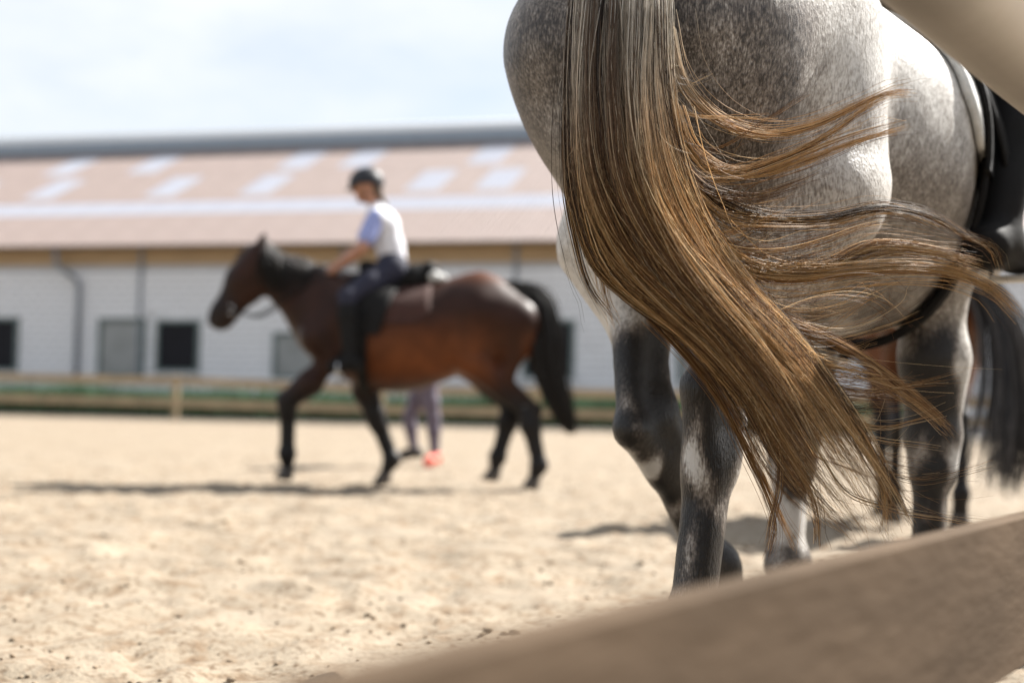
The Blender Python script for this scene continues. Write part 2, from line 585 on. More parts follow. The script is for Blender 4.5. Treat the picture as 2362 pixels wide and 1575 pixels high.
def hoof_mesh(c, toe, m, root, H):
    """c coronet centre, toe direction (unit, in rest space)"""
    c = np.array(c, float); t = np.array(toe, float); t /= np.linalg.norm(t)
    up = np.array((0, 1.0, 0)); f = np.cross(up, t); f /= np.linalg.norm(f)   # f: across from the sole axis
    fw = np.cross(t, up); fw = fw / np.linalg.norm(fw)
    if fw[0] < 0 and abs(t[2]) > 0.3: fw = -fw
    V, F, n = [], [], 14
    for r, (a, rr, sh) in enumerate(((-.012, .046, 0), (0.0, .050, .0), (.075, .066, .028), (.082, .062, .028), (.078, .02, .02))):
        for k in range(n):
            w = 2 * math.pi * k / n
            V.append(c + t * a + fw * (sh + rr * 1.06 * math.cos(w)) + up * rr * 0.92 * math.sin(w))
    for r in range(4):
        for k in range(n):
            F.append([r * n + k, r * n + (k + 1) % n, (r + 1) * n + (k + 1) % n, (r + 1) * n + k])
    F.append([4 * n + k for k in range(n)])
    return link('hoof', mesh('hoof', H.dep(V), F, m, True), root)

def make_horse(H, name, legs, neck, coat_fn, coat_m, hoof_m, h, lo=(-1.15, -.46, -.02), hi=(1.75, .46, 2.1), toes=None):
    root = empty(name, tuple(H.loc), H.rz)
    B = H.build_sdf(legs, neck)
    V, Q = skin(B, lo, hi, h)
    me = mesh('body', H.dep(V), Q, coat_m, True, coat_fn(V, H))
    H.body = link('body', me, root)
    for key in ('LH', 'RH', 'LF', 'RF'):
        cr = np.array(legs[key][3], float)
        t = (toes or {}).get(key, (0.0, 0, -1.0))
        hoof_mesh(cr, t, hoof_m, root, H)
    eye_m = M['eye']
    for sg in (-1, 1):
        c = H.poll + H.hd * 0.19 + H.pv * 0.047 + np.array((0, sg * 0.083, 0))
        b = MB()
        b.tube([c + (0, 0, -.016), c + (0, 0, -.010), c, c + (0, 0, .010), c + (0, 0, .016)], [.004, .015, .019, .015, .004], 10)
        b.v = [tuple(v) for v in H.dep(b.v)]
        b.build('eye', eye_m, root, True)
    return root

def hair_sheet(H, roots, dirs, n, L, r, cols, k=9, spread=0.02, seed=1, droop=None):
    """strands from root points (rest space) along given end offsets"""
    g = np.random.default_rng(seed)
    t = np.linspace(0, 1, k)[None, :, None]
    R0 = roots + g.normal(0, spread * .4, roots.shape)
    D = dirs + g.normal(0, spread, dirs.shape)
    Ls = R0[:, None] + D[:, None] * t
    if droop is not None:
        Ls = Ls + droop[:, None] * (t * (1 - t))
    Ls = H.dep(Ls.reshape(-1, 3)).reshape(len(roots), k, 3)
    ra = r * (1 - 0.75 * t[..., 0]**2) * np.ones((len(roots), 1))
    c = cols[g.integers(0, len(cols), len(roots))][:, None] * np.ones((1, k, 1)) * g.uniform(.7, 1.3, (len(roots), 1, 1))
    return Ls, ra, c

# ------------------------------------------------------------------ materials
M = {}
M['eye'] = mat('eye', (0.012, 0.008, 0.006), 0.08, spec=0.6, var=0.05)
M['hoof_dark'] = mat('hoof_horn', (0.06, 0.05, 0.042), 0.55, var=0.3, scale=60)
M['hoof_pale'] = mat('hoof_pale_horn', (0.35, 0.29, 0.22), 0.6, var=0.25, scale=60)
M['bay'] = mat('bay_coat', rough=0.46, spec=0.17, var=0.22, scale=9, attr='col')
M['hair'] = mat('hair', rough=0.46, spec=0.4, var=0.12, scale=40, attr='col', transl=0.34)
M['hair_dark'] = mat('dark_hair', rough=0.45, spec=0.3, var=0.1, scale=40, attr='col')

def grey_coat_material():
    m = bpy.data.materials.new('dapple_grey_coat')
    m.use_nodes = True
    nt = m.node_tree; L = nt.links.new
    b = nt.nodes['Principled BSDF']
    b.inputs['Roughness'].default_value = 0.5
    b.inputs['Specular IOR Level'].default_value = 0.35
    b.inputs['Sheen Weight'].default_value = 0.02
    a = nt.nodes.new('ShaderNodeAttribute'); a.attribute_name = 'col'      # r: darkness of the coat, g: roan warmth
    sp = nt.nodes.new('ShaderNodeSeparateColor'); L(a.outputs['Color'], sp.inputs['Color'])
    t = nt.nodes.new('ShaderNodeTexCoord')
    def noise(sc, det, st=(1, 1, 1), rough=0.5):
        mp_ = nt.nodes.new('ShaderNodeMapping'); mp_.inputs['Scale'].default_value = st
        L(t.outputs['Object'], mp_.inputs['Vector'])
        n = nt.nodes.new('ShaderNodeTexNoise'); n.inputs['Scale'].default_value = sc
        n.inputs['Detail'].default_value = det; n.inputs['Roughness'].default_value = rough
        L(mp_.outputs['Vector'], n.inputs['Vector'])
        return n.outputs['Fac']
    def math_(op, x, y):
        n = nt.nodes.new('ShaderNodeMath'); n.operation = op
        for i, v in enumerate((x, y)):
            if isinstance(v, (int, float)): n.inputs[i].default_value = v
            else: L(v, n.inputs[i])
        return n.outputs[0]
    fine = noise(210, 2, (1, 1, .45), 0.6)
    mid = noise(70, 3, (1, 1, .6))
    big = noise(13, 2)
    hairs = noise(420, 2, (1, 1, .12))
    # roan speckle: threshold of fine noise moves with the darkness of the coat
    thr = math_('ADD', math_('MULTIPLY', math_('SUBTRACT', fine, 0.5), 1.9), math_('MULTIPLY', math_('SUBTRACT', mid, 0.5), 1.0))
    patch = noise(9.5, 1, (1, 1, .55))
    thr = math_('ADD', thr, math_('MULTIPLY', math_('SUBTRACT', big, 0.5), 0.9))
    thr = math_('ADD', thr, math_('MULTIPLY', math_('SUBTRACT', patch, 0.5), math_('MULTIPLY', sp.outputs[1], 12.0)))
    thr = math_('ADD', thr, math_('MULTIPLY', math_('SUBTRACT', hairs, 0.5), 1.7))
    dk = math_('ADD', math_('MULTIPLY', math_('SUBTRACT', sp.outputs[0], 0.5), 2.6), thr)
    r = nt.nodes.new('ShaderNodeValToRGB')
    e = r.color_ramp.elements
    e[0].position, e[0].color = 0.0, (0.57, 0.55, 0.52, 1)
    e[1].position, e[1].color = 1.0, (0.013, 0.011, 0.010, 1)
    for p, c in ((0.22, (0.36, 0.335, 0.305, 1)), (0.5, (0.155, 0.132, 0.113, 1)), (0.75, (0.045, 0.037, 0.032, 1))):
        x = e.new(p); x.color = c
    half = math_('ADD', math_('MULTIPLY', dk, 0.5), 0.5)
    L(half, r.inputs['Fac'])
    L(r.outputs['Color'], b.inputs['Base Color'])
    L(math_('SUBTRACT', 0.54, math_('MULTIPLY', sp.outputs[0], 0.26)), b.inputs['Roughness'])
    bp = nt.nodes.new('ShaderNodeBump'); bp.inputs['Strength'].default_value = 0.55; bp.inputs['Distance'].default_value = 0.004
    L(math_('ADD', hairs, fine), bp.inputs['Height']); L(bp.outputs['Normal'], b.inputs['Normal'])
    return m
M['grey'] = grey_coat_material()

def smooth(a, b, x):
    t = np.clip((x - a) / (b - a), 0, 1)
    return t * t * (3 - 2 * t)

def coat_grey(V, H):
    x, y, z = V.T
    g = np.random.default_rng(3)
    d = np.full(len(V), 0.19)
    d += 0.40 * smooth(-.50, -.72, x / H.sx) * smooth(0.75, 1.05, z)         # darker roan on the buttocks
    d += 0.10 * smooth(1.35, 1.6, z)                                        # croup
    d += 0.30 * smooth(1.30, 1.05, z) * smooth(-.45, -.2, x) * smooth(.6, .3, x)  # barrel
    hind = x < -.02
    leg = np.where(hind, smooth(0.86, 0.50, z), smooth(.85, .45, z) * .8)
    d = d * (1 - leg) + 0.82 * leg
    foot_ = smooth(0.36, 0.22, z)
    d = d * (1 - foot_) + 0.72 * foot_
    gch = smooth(.90, .60, z) * smooth(.12, .3, z)
    hd = smooth(1.0, 1.4, x)
    d = d * (1 - hd) + .35 * hd
    return np.stack([np.clip(d, 0, 1), gch, 0 * d], 1)

def coat_bay(base, rust=(.080, .027, .0095), dark=(0.012, 0.0105, 0.010)):
    def f(V, H):
        x, y, z = V.T
        base_ = np.array(base)[None] * np.ones((len(V), 1))
        xs = x / H.sx
        w = smooth(1.38, .92, z) * smooth(.66, .92, z) * smooth(.55, .05, xs) * smooth(-.75, -.30, xs)
        w = w + smooth(-.66, -.80, xs) * smooth(1.25, 1.0, z) * smooth(.7, .85, z)          # rust flank, belly and back of the thighs
        w = np.clip(w, 0, 1)[:, None]
        base_ = base_ * (1 - w) + np.array(rust) * w
        top = (smooth(1.50, 1.60, z) * smooth(.1, -.2, xs))[:, None]
        base_ = base_ * (1 - top) + np.array(rust) * .55 * top
        leg = smooth(.84, .58, z)
        head = smooth(1.25, 1.45, x)
        k = np.maximum(leg, head * .75)[:, None]
        return base_ * (1 - k) + np.array(dark)[None] * k
    return f

# ------------------------------------------------------------------ the grey horse in front
GREY = Horse((0.70, 3.45, 0), 37.0, 1.07, sx=1.05, bend=-0.10, wide=1.0, lt=1.3)
g_legs = {
    'RH': ((-.42, -.235, 1.00), (-.68, -.135, .575), (-.765, -.13, .195), (-.74, -.13, .10)),
    'LH': ((-.31, .27, .96), (-.445, .125, .570), (-.18, .11, .24), (-.09, .11, .125)),
    'RF': ((.42, -.15, .93), (.435, -.14, .50), (.42, -.14, .21), (.46, -.14, .11)),
    'LF': ((.34, .15, .92), (.25, .14, .50), (.235, .14, .21), (.275, .14, .11)),
}
grey_root = make_horse(GREY, 'horse', g_legs, ((1.10, .10, 1.47), (1.42, .16, 1.03)), coat_grey, M['grey'], M['hoof_dark'], 0.0115)
tag(grey_root, 'dapple grey horse with a long windblown blond tail, nearest the camera', 'horse')

def grey_tail():
    """windblown tail: locks laid along hand-drawn paths behind the hocks"""
    g = np.random.default_rng(11)
    K = 26
    G = [
        [(1345, -215), (1312, 0), (1300, 250), (1318, 480), (1372, 620), (1458, 695), (1556, 762), (1642, 850), (1716, 955), (1782, 1070), (1864, 1160), (1970, 1236)],
        [(1390, -220), (1368, 0), (1358, 250), (1380, 450), (1445, 600), (1535, 705), (1640, 805), (1730, 920), (1805, 1040), (1885, 1145), (1988, 1245)],
        [(1440, -225), (1432, 0), (1430, 250), (1458, 430), (1525, 570), (1615, 690), (1712, 800), (1800, 910), (1880, 1030), (1960, 1150), (2010, 1240)],
        [(1490, -220), (1500, 0), (1495, 250), (1522, 420), (1592, 560), (1682, 670), (1780, 770), (1870, 880), (1950, 1000), (2030, 1120), (2080, 1215)],
        [(1535, -215), (1550, 0), (1555, 180), (1582, 350), (1642, 515), (1735, 660), (1830, 765), (1908, 875), (1982, 1000), (2055, 1120), (2110, 1210)],
    ]
    GR = np.stack([catmull(np.array(q, float), 60) for q in G])          # (5, 60, 2)
    def guide(u, t):
        """u (n), t (n, k) -> (n, k, 2) pixels"""
        x = np.clip(u, 0, 1) * 4
        i = np.minimum(x.astype(int), 3); f = (x - i)[:, None]
        ti = np.clip(t, 0, 1) * 59
        a = np.minimum(ti.astype(int), 58); b = ti - a
        A = GR[i[:, None], a] * (1 - b[..., None]) + GR[i[:, None], a + 1] * b[..., None]
        Bq = GR[i[:, None] + 1, a] * (1 - b[..., None]) + GR[i[:, None] + 1, a + 1] * b[..., None]
        return A * (1 - f[..., None]) + Bq * f[..., None]
    def to3(px, Z):
        q = np.stack([(px[..., 0] - PW / 2) / FPX, -(px[..., 1] - PH / 2) / FPX, -np.ones(px.shape[:-1])], -1)
        d = q @ CM3.T
        return np.array([0, 0, CAM_Z]) + d * (Z / d[..., 1])[..., None]
    LL, RR, CC = [], [], []
    DK = GREY.world(np.array([(-.865 * GREY.sx, 0, 1.44)]))[0]
    def rooted(P3, t):
        w = smooth(-.02, .125, t)[..., None]
        r0 = DK + g.normal(0, .016, (P3.shape[0], 1, 3))
        return r0 * (1 - w) + P3 * w
    silver = np.array([(.56, .50, .42), (.32, .265, .205), (.16, .11, .075), (.050, .036, .028), (.74, .70, .63)])
    gold = np.array([(.52, .32, .135), (.26, .135, .050), (.17, .085, .032), (.055, .028, .013), (.80, .61, .36)])
    def colours(ci, t, n, k, jitter=.28):
        w = smooth(.16, .46, t)[..., None]
        c = silver[ci][:, None] * (1 - w) + gold[ci][:, None] * w
        return c * g.uniform(1 - jitter, 1 + jitter, (n, 1, 1))
    # main mass: locks
    t1 = np.linspace(0, 1, K)[None]
    CL = np.array([.02, .10, .17, .28, .36, .44, .55, .63, .72, .80, .90, 1.0]) + g.normal(0, .012, 12)
    CE = g.uniform(.86, 1.04, 12)
    for c in range(210):
        uc = (c + g.uniform()) / 150 if c < 150 else g.uniform()
        n = g.integers(20, 38) if c < 150 else g.integers(10, 24)
        free = 0.10 if c < 150 else 0.30
        end = 1.03 - abs(g.normal(0, .11)) - (0.30 * g.uniform() if g.uniform() < .35 else 0)
        end *= CE[np.argmin(np.abs(CL - uc))] if c < 150 else 1
        lay = g.uniform(-1, 1)
        cutk = np.where(g.uniform(size=n) < .58, g.uniform(.12, .52, n), np.abs(g.normal(0, .05, n)))
        t = t1 * np.clip(end - cutk, .3, 1.04)[:, None]
        ud = g.normal(0, 1, n)[:, None]
        loose = np.where(g.uniform(size=n) < .45, 1.0, .22)[:, None] * g.normal(0, .085, n)[:, None] * np.sin(g.uniform(2, 8, n)[:, None] * t + g.uniform(0, 6, n)[:, None]) * smooth(.05, .4, t)
        sc = CL[np.argmin(np.abs(CL - uc))]
        pull = (sc - uc) * .92 * smooth(.50, .97, t)
        wid = 0.030 * (1 - .68 * smooth(.1, .7, t)) + .020 * smooth(.85, 1.05, t)
        drift = uc + free * g.normal() * smooth(.08, .9, t) + .03 * np.sin(6 * t + g.uniform(0, 6)) * smooth(.1, .5, t)
        uu = drift + pull + loose + ud * wid
        px = np.zeros((n, K, 2))
        for j in range(K):
            px[:, j] = guide(uu[:, j], t[:, j:j + 1])[:, 0]
        am = smooth(.2, 1, t)
        px[..., 0] += (20 * np.sin(7 * t + g.uniform(0, 6)) + g.normal(0, 3, n)[:, None] * np.sin(9 * t + g.uniform(0, 6, n)[:, None])) * am
        px[..., 1] += (20 * np.sin(6 * t + g.uniform(0, 6)) + g.normal(0, 4, n)[:, None] * np.sin(7 * t + g.uniform(0, 6, n)[:, None])) * am
        kink = g.normal(0, 1.0, (n, 1)) * (g.uniform(size=(n, 1)) < .3)
        px[..., 0] += 2.2 * kink * np.sin(g.uniform(22, 40, (n, 1)) * t + g.uniform(0, 6, (n, 1)))
        cu = 2 * np.clip(uu, 0, 1) - 1
        Z = 2.45 - .085 * (1 - cu**2) * (1 - .35 * t) + .085 * lay * (.35 + .65 * t) + ud * .006 - .03 * t
        Z = Z + .07 * (1 - smooth(0, .16, t))
        LL.append(rooted(to3(px, Z), t)); RR.append(np.clip(.00036 * np.exp(g.normal(0, .38, n)), .00018, .0009)[:, None] * (1 - .65 * t1**3) * np.ones((n, K)))
        pp = np.interp(uc, [0, .25, .5, .72, 1], [.80, .70, .60, .36, .20]) + .12 * (lay > .3)  # sunlit right side, shaded left and deeper locks painted into the hair colour
        ci = np.full(n, g.choice([1, 2, 3]) if g.uniform() < pp else g.choice([0, 0, 4])); sw = g.uniform(size=n) < .30; ci[sw] = g.integers(0, 5, sw.sum())
        CC.append(colours(ci, t, n, K))
    # streaming wisps (pixel path, strands, start width, end width, depth start, depth end)
    W = [
        ([(1540, 60), (1572, 185), (1640, 265), (1750, 308), (1880, 290), (1980, 245), (2060, 213), (2110, 212)], 85, 15, 7, 2.50, 2.66),
        ([(1560, 250), (1600, 345), (1680, 392), (1790, 372), (1900, 318), (1990, 255), (2050, 222)], 55, 12, 8, 2.47, 2.62),
        ([(1560, 300), (1630, 388), (1740, 400), (1860, 370), (1980, 325), (2100, 292)], 60, 12, 5, 2.48, 2.64),
        ([(1530, 330), (1590, 400), (1700, 405), (1800, 372), (1930, 320), (2080, 275)], 30, 16, 14, 2.46, 2.60),
        ([(1570, 380), (1640, 440), (1720, 455), (1820, 430), (1900, 395)], 34, 14, 12, 2.45, 2.55),
        ([(1570, 390), (1650, 458), (1760, 500), (1900, 500), (2040, 478), (2140, 495), (2230, 545), (2300, 578), (2312, 625)], 90, 15, 5, 2.47, 2.75),
        ([(1590, 430), (1670, 500), (1790, 515), (1920, 512), (2050, 485), (2180, 520)], 40, 16, 12, 2.46, 2.68),
        ([(1590, 470), (1670, 560), (1790, 575), (1900, 550), (1990, 520), (2060, 508)], 40, 12, 8, 2.45, 2.58),
        ([(1600, 500), (1680, 590), (1790, 628), (1900, 620), (2010, 572), (2100, 572), (2190, 590), (2260, 612)], 150, 22, 14, 2.46, 2.72),
        ([(1620, 540), (1710, 618), (1840, 635), (1980, 622), (2110, 618), (2210, 632), (2290, 668), (2355, 730)], 120, 20, 7, 2.45, 2.74),
        ([(1640, 600), (1740, 690), (1830, 720), (1930, 700), (2020, 655), (2080, 690)], 16, 22, 40, 2.45, 2.55),
        ([(1700, 690), (1830, 745), (1950, 800), (2070, 880), (2160, 955), (2210, 1008)], 60, 18, 6, 2.44, 2.62),
        ([(1700, 740), (1850, 830), (1990, 860), (2090, 915), (2190, 995)], 36, 22, 6, 2.44, 2.58),
        ([(1660, 860), (1760, 910), (1860, 940), (1960, 948), (2040, 940)], 36, 10, 9, 2.41, 2.45),
        ([(1640, 850), (1740, 935), (1850, 965), (1980, 965)], 26, 10, 9, 2.41, 2.45),
        ([(1500, 735), (1590, 830), (1660, 920), (1720, 1040), (1775, 1160), (1790, 1210), (1772, 1300)], 44, 8, 5, 2.46, 2.45),
        ([(1530, 750), (1620, 860), (1700, 990), (1750, 1080), (1800, 1190), (1835, 1265)], 40, 8, 6, 2.47, 2.46),
        ([(1740, 940), (1790, 1020), (1798, 1110), (1780, 1200), (1768, 1280)], 30, 10, 6, 2.43, 2.42),
        ([(1770, 960), (1840, 1080), (1880, 1170), (1890, 1270)], 30, 14, 8, 2.43, 2.44),
        ([(1880, 860), (1960, 960), (2010, 1060), (2060, 1130), (2108, 1210)], 46, 16, 7, 2.45, 2.46),
        ([(1900, 900), (1990, 1000), (2030, 1080), (2045, 1160), (2040, 1230)], 30, 14, 8, 2.44, 2.46),
        ([(1310, 150), (1303, 320), (1310, 460), (1330, 560), (1360, 660), (1420, 740)], 46, 7, 9, 2.49, 2.50),
        ([(1320, 380), (1345, 520), (1385, 620), (1400, 690), (1430, 760)], 26, 8, 8, 2.50, 2.52),
        ([(1820, 750), (1900, 765), (1990, 740), (2050, 690), (2040, 640)], 9, 25, 30, 2.45, 2.55),
        ([(1800, 720), (1880, 690), (1960, 680), (2040, 700), (2110, 770)], 10, 25, 40, 2.45, 2.55),
        ([(1880, 830), (1960, 850), (2040, 870), (2070, 910)], 9, 25, 25, 2.45, 2.52),
    ]
    # pale wavy hairs lying over the top of the tail
    n = 130
    u = g.uniform(0, 1, (n, 1)) + .05 * g.normal(0, 1, (n, 1)) * np.sin(5 * t1 + g.uniform(0, 6, (n, 1)))
    t = g.uniform(0, .25, (n, 1)) + t1 * g.uniform(.15, .45, (n, 1))
    px = np.stack([guide(u[:, j], t[:, j:j + 1])[:, 0] for j in range(K)], 1)
    px[..., 0] += g.normal(0, 6, (n, 1)) * np.sin(g.uniform(8, 22, (n, 1)) * t1 + g.uniform(0, 6, (n, 1)))
    LL.append(rooted(to3(px, 2.345 + g.uniform(0, .03, (n, 1)) + .09 * (2 * np.clip(u, 0, 1) - 1)**2 + .05 * (1 - smooth(0, .16, t))), t)); RR.append(np.full((n, K), .00034))
    CC.append(np.ones((n, K, 3)) * np.array((.70, .66, .58)) * g.uniform(.5, 1.1, (n, 1, 1)))
    # small wisps peeling off the right edge
    for _ in range(64):
        u0, s0 = g.uniform(.45, 1.02), g.uniform(.20, .86)
        tt = np.linspace(s0 - .12, s0 + .03, 6)
        a = guide(np.full(6, u0), tt[:, None])[:, 0]
        d = a[-1] - a[-2]; d /= np.linalg.norm(d)
        ln = g.uniform(120, 380)
        rise = g.uniform(-.75, .25) if s0 < .62 else g.uniform(-.25, .55)
        q = [a[-1] + d * ln * .22, a[-1] + d * ln * .34 + np.array((.26, .02)) * ln, a[-1] + d * ln * .34 + np.array((.62, rise * .30)) * ln, a[-1] + d * ln * .30 + np.array((.95, rise * .62)) * ln]
        z = 2.43 + g.uniform(-.02, .05)
        W.append((list(a[:-1:2]) + [a[-1]] + q, int(g.integers(4, 15)), g.uniform(4, 9), g.uniform(3, 14), z, z + .10))
    for path, n, w0, w1, z0, z1 in W:
        gp = catmull(np.array(path, float), K)
        end = np.clip(1 - np.abs(g.normal(0, .07, n)), .6, 1)[:, None]
        t = t1 * end
        px = np.stack([np.interp(t.ravel(), t1[0], gp[:, a]).reshape(n, K) for a in (0, 1)], -1)
        off = g.normal(0, .6, (n, 2))[:, None] * np.where(g.uniform(size=n) < .12, 3.0, 1.0)[:, None, None]
        wd = (w0 * (1 - t) + w1 * t)[..., None] * (1 + .8 * smooth(.86, 1, t))[..., None]
        px = px + off * wd
        ph = g.uniform(0, 6, (n, 1))
        px[..., 1] += 3.5 * np.sin(8 * t + ph) * smooth(.2, 1, t) * g.normal(0, 1, (n, 1))
        px[..., 0] += 3.0 * np.sin(6 * t + ph) * smooth(.2, 1, t) * g.normal(0, 1, (n, 1))
        Z = z0 - .045 + (z1 - z0 + .03) * t + g.normal(0, .008, (n, 1))
        LL.append(to3(px, Z)); RR.append(np.clip(.00046 + g.normal(0, .00012, n), .00025, .0008)[:, None] * (1 - .65 * t1**3) * np.ones((n, K)))
        ci = np.where(g.uniform(size=n) < .6, g.choice(5, p=[.4, .25, .15, .12, .08]), g.integers(0, 5, n))
        base = np.clip((np.array(path)[0][1] + 215) / 1500, 0, 1)
        CC.append(colours(ci, base + .6 * t, n, K))
    # stray single hairs
    n = 620
    u = g.uniform(.0, 1.05, n); ts = g.uniform(.15, .92, n)
    p0 = guide(u, ts[:, None])[:, 0]
    tg = guide(u, ts[:, None] + .03)[:, 0] - p0
    tg /= np.linalg.norm(tg, axis=1, keepdims=True) + 1e-6
    ln = g.uniform(50, 200, n) * (.6 + .8 * u)
    out = np.stack([g.normal(.55, .5, n), g.normal(-.15, .6, n)], 1)
    t = t1
    px = p0[:, None] + tg[:, None] * (ln[:, None] * t)[..., None] + out[:, None] * (ln[:, None] * .8 * t**2)[..., None]
    cr = g.normal(0, .35, (n, 1)); px[..., 1] += cr * ln[:, None] * t**3
    px[..., 0] += g.normal(0, 4, (n, 1)) * np.sin(9 * t + g.uniform(0, 6, (n, 1)))
    Z = 2.385 + g.normal(.02, .04, (n, 1)) + .06 * t
    LL.append(to3(px, Z)); RR.append(np.full((n, K), .00030) * (1 - .5 * t1))
    CC.append(colours(g.integers(0, 5, n), np.broadcast_to(ts[:, None], (n, K)), n, K))
    strands('tail', np.concatenate(LL), np.concatenate(RR), np.concatenate(CC), M['hair'], grey_root, True)
grey_tail()

# ------------------------------------------------------------------ ground
def vnoise(x, y, sc, seed):
    g = np.random.default_rng(seed)
    T = g.uniform(-1, 1, (256, 256))
    X, Y = x * sc, y * sc
    i, j = np.floor(X).astype(int), np.floor(Y).astype(int)
    u, v = X - i, Y - j
    u, v = u * u * (3 - 2 * u), v * v * (3 - 2 * v)
    a, b = T[i % 256, j % 256], T[(i + 1) % 256, j % 256]
    c, d = T[i % 256, (j + 1) % 256], T[(i + 1) % 256, (j + 1) % 256]
    return (a * (1 - u) + b * u) * (1 - v) + (c * (1 - u) + d * u) * v

def sand_height(x, y):
    near = np.clip(1.3 - y / 22, 0.25, 1)
    h = .016 * vnoise(x, y, 1.6, 1) +   .015 * vnoise(x, y, 4.2, 2) + .018 * vnoise(x + .3 * vnoise(x, y, 3, 9), y, 9, 3) + .014 * np.abs(vnoise(x, y, 15, 4)) + .008 * vnoise(x, y, 26, 14)
    pr = vnoise(x, y, 3.1, 5)
    h = h - .03 * np.clip(pr - .45, 0, 1) + 0.012 * np.clip(.12 - np.abs(pr - .38), 0, 1) * 6 * .3
    return h * near

def grow(a, b, dense, step, grow_, end_lo, end_hi):
    L = list(np.arange(a, b, step))
    s = step
    while L[-1] < end_hi:
        s *= grow_; L.append(L[-1] + s)
    s = step
    while L[0] > end_lo:
        s *= grow_; L.insert(0, L[0] - s)
    return np.array(L)

def sand_material():
    m = mat('sand', (0.240, 0.198, 0.146), 0.9, spec=0.15, var=0.14, scale=3.0, bump=0.5, bscale=70)
    nt = m.node_tree; L = nt.links.new
    b = nt.nodes['Principled BSDF']
    src = b.inputs['Base Color'].links[0].from_socket
    tcn = nt.nodes['Texture Coordinate']
    def fleck(sc, lo, hi, col, prev, st=(1, 1, 1)):
        mp_ = nt.nodes.new('ShaderNodeMapping'); mp_.inputs['Scale'].default_value = st
        L(tcn.outputs['Object'], mp_.inputs['Vector'])
        n = nt.nodes.new('ShaderNodeTexNoise'); n.inputs['Scale'].default_value = sc; n.inputs['Detail'].default_value = 3.0
        L(mp_.outputs['Vector'], n.inputs['Vector'])
        r = nt.nodes.new('ShaderNodeMapRange'); r.inputs['From Min'].default_value = lo; r.inputs['From Max'].default_value = hi
        L(n.outputs['Fac'], r.inputs['Value'])
        x = nt.nodes.new('ShaderNodeMixRGB'); x.inputs['Color2'].default_value = (*col, 1)
        L(r.outputs['Result'], x.inputs['Fac']); L(prev, x.inputs['Color1'])
        return x.outputs['Color']
    c = fleck(14, .49, .68, (.170, .120, .077), src)
    c = fleck(42, .53, .68, (.115, .078, .049), c)
    c = fleck(2.0, .50, .75, (.255, .214, .163), c)
    L(c, b.inputs['Base Color'])
    return m
M['sand'] = sand_material()
gx = grow(-4.2, 4.6, 0, .036, 1.09, -420, 420)
gy = grow(1.6, 9.5, 0, .036, 1.035, -60, 700)
GX, GY = np.meshgrid(gx, gy, indexing='ij')
GZ = sand_height(GX, GY) * (np.abs(GX) < 60)
V = np.stack([GX, GY, GZ], -1).reshape(-1, 3)
a = (np.arange(len(gx) - 1)[:, None] * len(gy) + np.arange(len(gy) - 1)[None]).ravel()
ground = link('ground', mesh('ground', V, np.stack([a, a + len(gy), a + len(gy) + 1, a + 1], 1), M['sand'], True))
tag(ground, 'pale trampled sand of the riding arena', kind='structure')

def clods():
    g = np.random.default_rng(21)
    n = 3000
    Y = 3.0 + 15 * g.uniform(0, 1, n)**1.25
    X = g.uniform(-.42, .36, n) * (Y + 1)
    r = np.abs(g.normal(0, .0042, n)) + .002
    big = g.uniform(size=n) < .0025
    r[big] = g.uniform(.010, .018, big.sum())
    ico = np.array([(0, 0, 1), (.894, 0, .447), (.276, .851, .447), (-.724, .526, .447), (-.724, -.526, .447), (.276, -.851, .447),
                    (.724, .526, -.447), (-.276, .851, -.447), (-.894, 0, -.447), (-.276, -.851, -.447), (.724, -.526, -.447), (0, 0, -1)])
    F = np.array([(0, 1, 2), (0, 2, 3), (0, 3, 4), (0, 4, 5), (0, 5, 1), (1, 6, 2), (2, 7, 3), (3, 8, 4), (4, 9, 5), (5, 10, 1),
                  (6, 7, 2), (7, 8, 3), (8, 9, 4), (9, 10, 5), (10, 6, 1), (11, 7, 6), (11, 8, 7), (11, 9, 8), (11, 10, 9), (11, 6, 10)])
    Vv = ico[None] * (r[:, None, None] * g.uniform(.6, 1.4, (n, 12, 1))) * np.array([1.2, 1.2, .75])
    Vv = Vv + np.stack([X, Y, sand_height(X, Y) + r * .25], 1)[:, None]
    Fa = (F[None] + 12 * np.arange(n)[:, None, None]).reshape(-1, 3)
    col = np.where(g.uniform(size=(n, 1)) < .04, np.array([[.11, .075, .048]]), np.array([[.215, .165, .115]])) * g.uniform(.7, 1.2, (n, 1))
    M['clod'] = mat('clod', rough=.95, spec=.1, var=.2, scale=90, attr='col')
    o = link('sand_clods', mesh('sand_clods', Vv.reshape(-1, 3), Fa, M['clod'], False, np.repeat(col, 12, 0)))
    tag(o, 'loose clods and bits of footing scattered over the sand', kind='stuff')
clods()

# outer verge behind the arena fence
M['verge'] = mat('verge_soil', (0.15, 0.128, 0.105), .95, var=.25, scale=2.5, bump=.4, bscale=9)
VG = MB().add([(-60, 59.5, .035), (-15.8, 44, .035), (2.2, 37.7, .035), (40, 24.5, .035), (60, 75, .035), (-70, 75, .035)], [[0, 1, 2, 3, 4, 5]]).build('verge', M['verge'])
tag(VG, 'dark bare soil strip between fence and stable', kind='structure')

